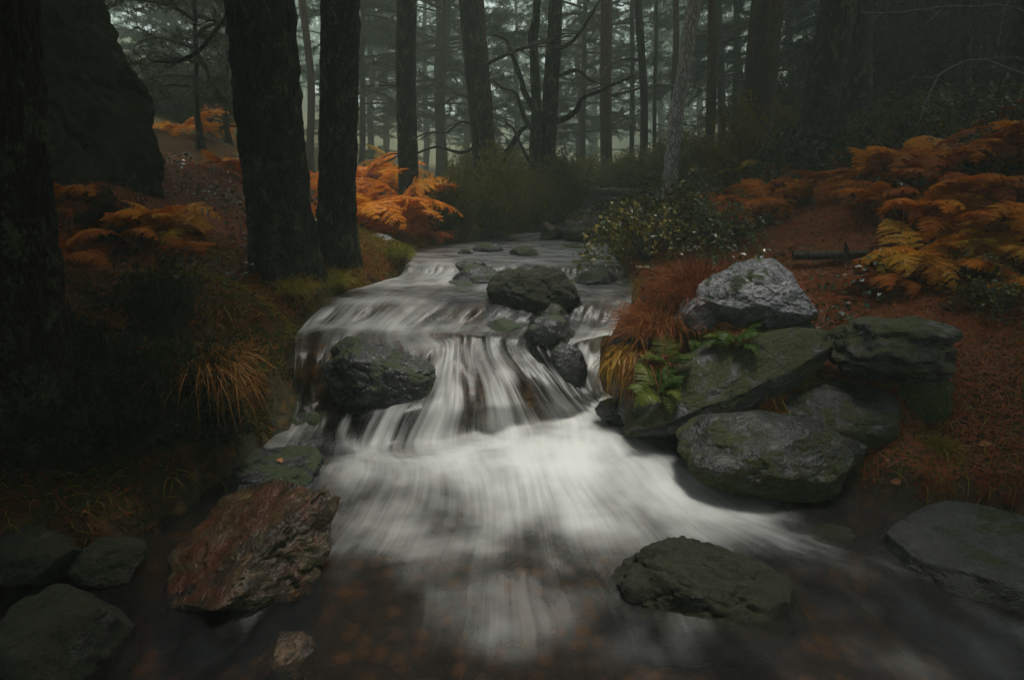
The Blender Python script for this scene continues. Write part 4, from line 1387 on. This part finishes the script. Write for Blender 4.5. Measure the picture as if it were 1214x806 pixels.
rg = np.random.default_rng(90)
# short grass of the stream margins
b = MB()
H0 = surf(110000, (-3.2, 3.0), (1.6, 8.5), rg)
Q = H0[:, :2]
d = water_dist(Q)
nz = fbm(np.concatenate([Q * 1.6, np.zeros((len(Q), 1))], 1), 3)
keep = (d > .05) & (d < 1.1) & ~((Q[:, 0] < -.75) & (Q[:, 1] < 3.7) & (rg.random(len(Q)) < .72)) & (nz + rg.random(len(Q)) * .5 > .0 + d * .3) & ((Q[:, 0] < 0) | (rg.random(len(Q)) < .35))
H = H0[keep]
wn = unit(H[:, 3:] * .8 + rg.normal(size=(len(H), 3)) * .45 + np.array([0, -.2, .3]))
blades(b, H[:, :3], wn, rg.uniform(.04, .16, len(H)), .005, rg, 1.0)
tag(link('grass', b.mesh('grass', M['grass'], False)), 'short mossy grass along the stream banks', None, None, 'stuff')

# dark moss and low sprigs of the shady left bank, down its steep face
b = MB()
H0 = surf(60000, (-4.2, -.5), (1.3, 5.0), rg)
d = water_dist(H0[:, :2])
H0 = H0[(d > .02) & (d < 1.9)]
blades(b, H0[:, :3], unit(H0[:, 3:] * .7 + rg.normal(size=(len(H0), 3)) * .55 + np.array([0, -.1, .25])), rg.uniform(.015, .06, len(H0)), .007, rg, .8)
tag(link('moss', b.mesh('moss', M['moss_sprig'], False)), 'dark moss and sprigs on the left bank', None, None, 'stuff')

# fallen needles and leaves
b = MB()
H0 = np.concatenate([surf(130000, (-4.2, 4.2), (1.4, 5.2), rg), surf(40000, (-5, 5), (4.6, 8), rg), surf(16000, (-9, 9), (7, 16), rg)])
Q = H0[:, :2]
d = water_dist(Q)
keep = (d > .07) & ~((H0[:, 0] < -.8) & (H0[:, 1] < 3.9) & (rg.random(len(H0)) < .85))
H = H0[keep]
far = H[:, 1] > 6.5
pick = rg.random(len(H))
nd = H[pick < .82]
dd = unit(np.cross(nd[:, 3:], rg.normal(size=(len(nd), 3))) + nd[:, 3:] * rg.uniform(0, .25, (len(nd), 1)))
ln = rg.uniform(.04, .10, (len(nd), 1))
sd = unit(np.cross(dd, nd[:, 3:])) * .0015
c0 = nd[:, :3] + nd[:, 3:] * rg.uniform(.004, .02, (len(nd), 1))
V = np.stack([c0 - dd * ln / 2 - sd, c0 - dd * ln / 2 + sd, c0 + dd * ln / 2 + sd, c0 + dd * ln / 2 - sd], 1).reshape(-1, 3)
b.add(V, np.arange(len(nd) * 4).reshape(-1, 4))
lv = H[pick >= .82]
leaves(b, lv[:, :3] + lv[:, 3:] * .012, unit(lv[:, 3:] + rg.normal(size=(len(lv), 3)) * .35), .032, rg)
tag(link('leaf_litter', b.mesh('leaf_litter', M['litter'], False)), 'fallen pine needles and dead leaves', None, None, 'stuff')

# small glossy plants over the right bank and the shady floor
b = MB()
Q = scatter(46000, (1.0, 8.5), (2.2, 12), rg)
Q = np.concatenate([Q, scatter(9000, (-4, -1), (2.0, 9), rg)])
d = water_dist(Q)
nz = fbm(np.concatenate([Q * .9 + 40, np.zeros((len(Q), 1))], 1), 3)
keep = (d > .35) & (nz + .25 * (Q[:, 1] > 4.5) > .12)
H = drop_many(Q[keep])
up = rg.uniform(.01, .22, (len(H), 1)) ** 1.2
C = H[:, :3] + np.array([0, 0, 1]) * up
leaves(b, C, unit(rg.normal(size=(len(H), 3)) * .45 + np.array([0, -.1, 1])), .042, rg, 0, .75)
tag(link('ground_cover', b.mesh('ground_cover', M['ivy'], False)), 'small glossy leaved undergrowth', None, None, 'stuff')


# ------------------------------------------------------------------ dead wood
def log(label, pix, Y, r0, r1, mat='dead_wood', name='fallen_log', group='fallen wood', cat='log', sides=(), dz=0.0):
    W_ = [Vector(pY(u, v, y)) for (u, v), y in zip(pix, Y if hasattr(Y, '__len__') else [Y] * len(pix))]
    b0 = W_[0]
    pts = [np.array(w - b0) for w in W_]
    n = 30
    me = trunk_mesh(name, pts, [r0, (r0 + r1) / 2, r1], M[mat], 12, n, r0 * .12, 0)
    o = link(name, me, None, b0 + Vector((0, 0, dz)))
    for sp in sides:
        ps = [np.array(Vector(pY(u, v, y)) - b0) for (u, v, y) in sp]
        link('twig', trunk_mesh('twig', ps, [r1 * .8, r1 * .5, r1 * .2], M[mat], 6, 10, 0, 0), o)
    return tag(o, label, cat, group)


log('dark fallen log lying on needles right of the large pale boulder', [(940, 303), (975, 303), (1026, 301)], [4.35, 4.3, 4.3], .035, .03, sides=[[(1004, 300, 4.3), (1003, 294, 4.28), (1002, 287, 4.25)]])
log('dark log slanting down to the water under the large bramble', [(736, 342), (768, 326), (802, 312)], [4.9, 5.0, 5.2], .04, .03)
log('dead trunk leaning against the crooked middle tree', [(654, 196), (668, 218), (690, 245)], 9.2, .07, .09)
log('thin grey stick crossing the bramble over the stream', [(742, 278), (772, 296), (806, 318)], [5.6, 5.5, 5.4], .010, .006, cat='stick', name='fallen_stick', sides=[[(772, 296, 5.5), (790, 302, 5.4), (806, 304, 5.35)]])
log('thin grey stick above and left of the bramble stick', [(748, 296), (790, 305), (825, 300)], [5.5, 5.45, 5.4], .007, .004, cat='stick', name='fallen_stick')
log('grey driftwood branch on top of the stone weir, longest one', [(705, 262), (726, 252), (752, 246)], [10.2, 10.2, 10.3], .03, .015, name='driftwood', cat='driftwood')
log('short grey driftwood branch below the longest one by the weir', [(708, 268), (730, 262), (758, 264)], [9.8, 9.8, 9.8], .025, .012, name='driftwood', cat='driftwood')
log('pale dry stick on the dark left bank below the black foreground trunk', [(10, 514), (40, 492), (72, 470)], [2.3, 2.35, 2.45], .008, .005, 'twig', cat='stick', name='fallen_stick')
log('thin dry stick poking out of the feathery shrub on the left bank', [(143, 398), (155, 386), (168, 372)], [2.9, 2.9, 2.95], .008, .004, cat='stick', name='fallen_stick')
log('long dark stick lying across the long fern bank on the right slope', [(1115, 190), (1150, 198), (1172, 206)], [5.0, 4.9, 4.8], .012, .008, cat='stick', name='fallen_stick')

# bare twiggy shrub reaching in from the right edge
bp = Vector((5.1, 5.2, drop(5.1, 5.2)[0]))
rt = thing('bare_shrub', bp, 'leafless shrub with thin pale twigs arching in from the upper right edge', 'shrub')
for pix, r_ in [
    ([(1290, 190), (1260, 110), (1214, 88), (1180, 74), (1160, 71), (1135, 76), (1112, 90)], .010),
    ([(1112, 90), (1102, 112), (1094, 130), (1090, 152)], .006),
    ([(1290, 190), (1262, 60), (1214, 14), (1160, 7), (1090, 12), (1060, 16), (1022, 16)], .008),
    ([(1118, 9), (1105, 22), (1090, 34)], .004),
    ([(1196, -6), (1188, 20), (1184, 55)], .006),
    ([(1160, 71), (1163, 55), (1172, 42), (1173, 68)], .004),
    ([(1214, 70), (1190, 68), (1165, 71)], .004),
    ([(1112, 90), (1085, 92), (1060, 102)], .004),
]:
    ps = [np.array(Vector(pY(u, v, 5.2 - .1 * i_)) - bp) for i_, (u, v) in enumerate(pix)]
    if pix[0][0] == 1290:
        ps = [np.array([.3, .1, -.05])] + ps
    P = spline(ps, 24)
    P[1:-1] += RNG.normal(size=P[1:-1].shape) * .006
    bb = MB()
    bb.add(*tube(P, np.linspace(r_, r_ * .45, 24), 5))
    link('twig', bb.mesh('twig', M['twig']), rt)

# bough hanging in at the upper left: a limb of the misty young tree on the slope
bp = Vector(pY(300, 215, 6.6))
bp.z = drop(bp.x, bp.y)[0]
rt = thing('bare_tree', bp, 'bare dark bough curving down to the left from behind the thick left pine', 'tree')
limb('trunk', [(300, 222), (302, 120), (301, 40), (300, -40), (298, -140)], 6.6, [.05, .045, .04, .03, .01], rt, bp, 'bark', seg=10, n=40)
link('crown', CR['tall'][1], rt, (0, 0, -.5), (0, 0, 2.), (.5, .5, .9))  # unseen crown added on top to shade the left slope
limb('branch', [(300, -40), (282, 0), (262, 28), (240, 56), (215, 72), (192, 74), (170, 70)], 6.6, [.028, .026, .022, .016, .008], rt, bp, 'bark', dy=-.4, n=50)
limb('branch', [(262, 28), (250, 24), (236, 30), (222, 28)], 6.5, [.01, .008, .004], rt, bp, 'bark', n=16)

# stone weir at the head of the stream
b = MB()
rg = np.random.default_rng(55)
V0, F0 = ICO[4]
for row in range(3):
    for k in range(7):
        c = np.array([(k - 3 + (row % 2) * .5) * .34 + rg.normal() * .02, rg.normal() * .03, .08 + row * .15])
        p = 6
        V = V0 / ((np.abs(V0) ** p).sum(1) ** (1 / p))[:, None]
        V = V * (np.array([.19, .2, .085]) * rg.uniform(.9, 1.1, 3))
        V = V + unit(V) * (.02 * fbm(V * 6 + rg.random(3) * 30, 3))[:, None]
        b.add(V + c, F0)
wp = pY(706, 258, 11)
tag(link('stone_weir', b.mesh('stone_weir', M['rock_grey']), None, (wp[0], wp[1], drop(wp[0], wp[1])[0] - .05), (0, 0, .08)), 'low grey stone weir across the head of the stream', 'weir')

# single fallen leaves that catch the eye
def leaf(label, p, n, size, mat, seed):
    rg = np.random.default_rng(seed)
    b = MB()
    t = np.linspace(0, 1, 9)
    w = .32 * np.sin(np.pi * t ** .8) ** .9
    V = []
    for i_ in range(9):
        for s in (-1, -.5, 0, .5, 1):
            V.append((t[i_], s * w[i_], .10 * s * s * w[i_] * 2 + .12 * math.sin(t[i_] * 3)))
    V = np.array(V) * size
    q = [[r * 5 + c, r * 5 + c + 1, (r + 1) * 5 + c + 1, (r + 1) * 5 + c] for r in range(8) for c in range(4)]
    b.add(V, q)
    b.add(*tube(np.array([(0, 0, 0), (-.15, 0, .01), (-.3, .02, .03)]) * size, .012 * size, 4))
    qn = Vector(n).to_track_quat('Z', 'Y') @ Quaternion((0, 0, 1), rg.uniform(0, 6.28))
    o = link('fallen_leaf', b.mesh('fallen_leaf', M[mat]), None, p, qn.to_euler())
    return tag(o, label, 'leaf', 'single fallen leaves')


for l_, u, v, s, m_, sd in [
    ('yellow leaf lying on a wet rock in mid stream', 578, 367, .05, 'leaf_yellow', 1),
    ('tan leaf lying on the dark left bank', 131, 457, .07, 'leaf_brown', 2),
    ('orange leaf standing out on the dark soil of the right bank', 1160, 528, .06, 'leaf_brown', 3),
    ('pinkish leaf stuck to the foot of the left bank by the thin fall', 318, 505, .05, 'leaf_brown', 4),
    ('orange leaf on the flat dark stone behind the red rock', 330, 545, .05, 'leaf_brown', 5),
    ('brown leaf at the water edge left of the flat grey slab', 1068, 570, .05, 'leaf_brown', 6),
]:
    hp = hit_rock(u, v)
    leaf(l_, hp[0] + hp[1] * .008, hp[1], s, m_, sd)

# ------------------------------------------------------------------ air, sky and light
k = NT('mist')
pv = k.n('VolumePrincipled', {'Color': (.76, .93, .79, 1), 'Density': .0098, 'Anisotropy': .2})
k.t.links.new(pv.outputs[0], k.out.inputs['Volume'])
k.m.cycles.homogeneous_volume = True
zlo = GV[:, 2].min() - 1
hx0, hx1, hy0, hy1, hz0, hz1 = gx[0] - 2, gx[-1] + 2, gyv[0] - 2, gyv[-1] + 2, zlo, max(30, GV[:, 2].max() + 16)
V = np.array([(x, y, z) for x in (hx0, hx1) for y in (hy0, hy1) for z in (hz0, hz1)])
b = MB()
b.add(V, [[0, 1, 3, 2], [4, 6, 7, 5], [0, 4, 5, 1], [2, 3, 7, 6], [0, 2, 6, 4], [1, 5, 7, 3]])
tag(link('haze', b.mesh('haze', k.m, False)), kind='stuff')

SUN_EL, SUN_AZ = R(82), R(66)     # azimuth from +Y towards +X
sd = Vector((math.sin(SUN_AZ) * math.cos(SUN_EL), math.cos(SUN_AZ) * math.cos(SUN_EL), math.sin(SUN_EL)))
sl = bpy.data.lights.new('sun', 'SUN')
sl.energy = 1.5
sl.angle = R(14)
sl.color = (1, .97, .9)
so = bpy.data.objects.new('sun', sl)
COL.objects.link(so)
so.rotation_euler = sd.to_track_quat('Z', 'Y').to_euler()

w = bpy.data.worlds.new('World')
SC.world = w
w.use_nodes = True
nt = w.node_tree
bg = nt.nodes['Background']
sky = nt.nodes.new('ShaderNodeTexSky')
sky.sky_type = 'NISHITA'
sky.sun_disc = False
sky.sun_elevation = SUN_EL
sky.sun_rotation = SUN_AZ
sky.air_density = 1.0
sky.dust_density = 5.0
sky.ozone_density = 1.0
hs = nt.nodes.new('ShaderNodeHueSaturation')
hs.inputs['Saturation'].default_value = .35
nt.links.new(sky.outputs[0], hs.inputs['Color'])
nt.links.new(hs.outputs[0], bg.inputs[0])
bg.inputs[1].default_value = .10

vs = SC.view_settings
vs.view_transform = 'Standard'
vs.look = 'None'
vs.exposure = 1.3
vs.gamma = 1
cy = SC.cycles
cy.max_bounces = 8
cy.diffuse_bounces = 3
cy.glossy_bounces = 3
cy.transmission_bounces = 4
cy.transparent_max_bounces = 10
cy.volume_bounces = 2
cy.use_denoising = True
cy.caustics_reflective = False
cy.caustics_refractive = False
cy.sample_clamp_indirect = 4
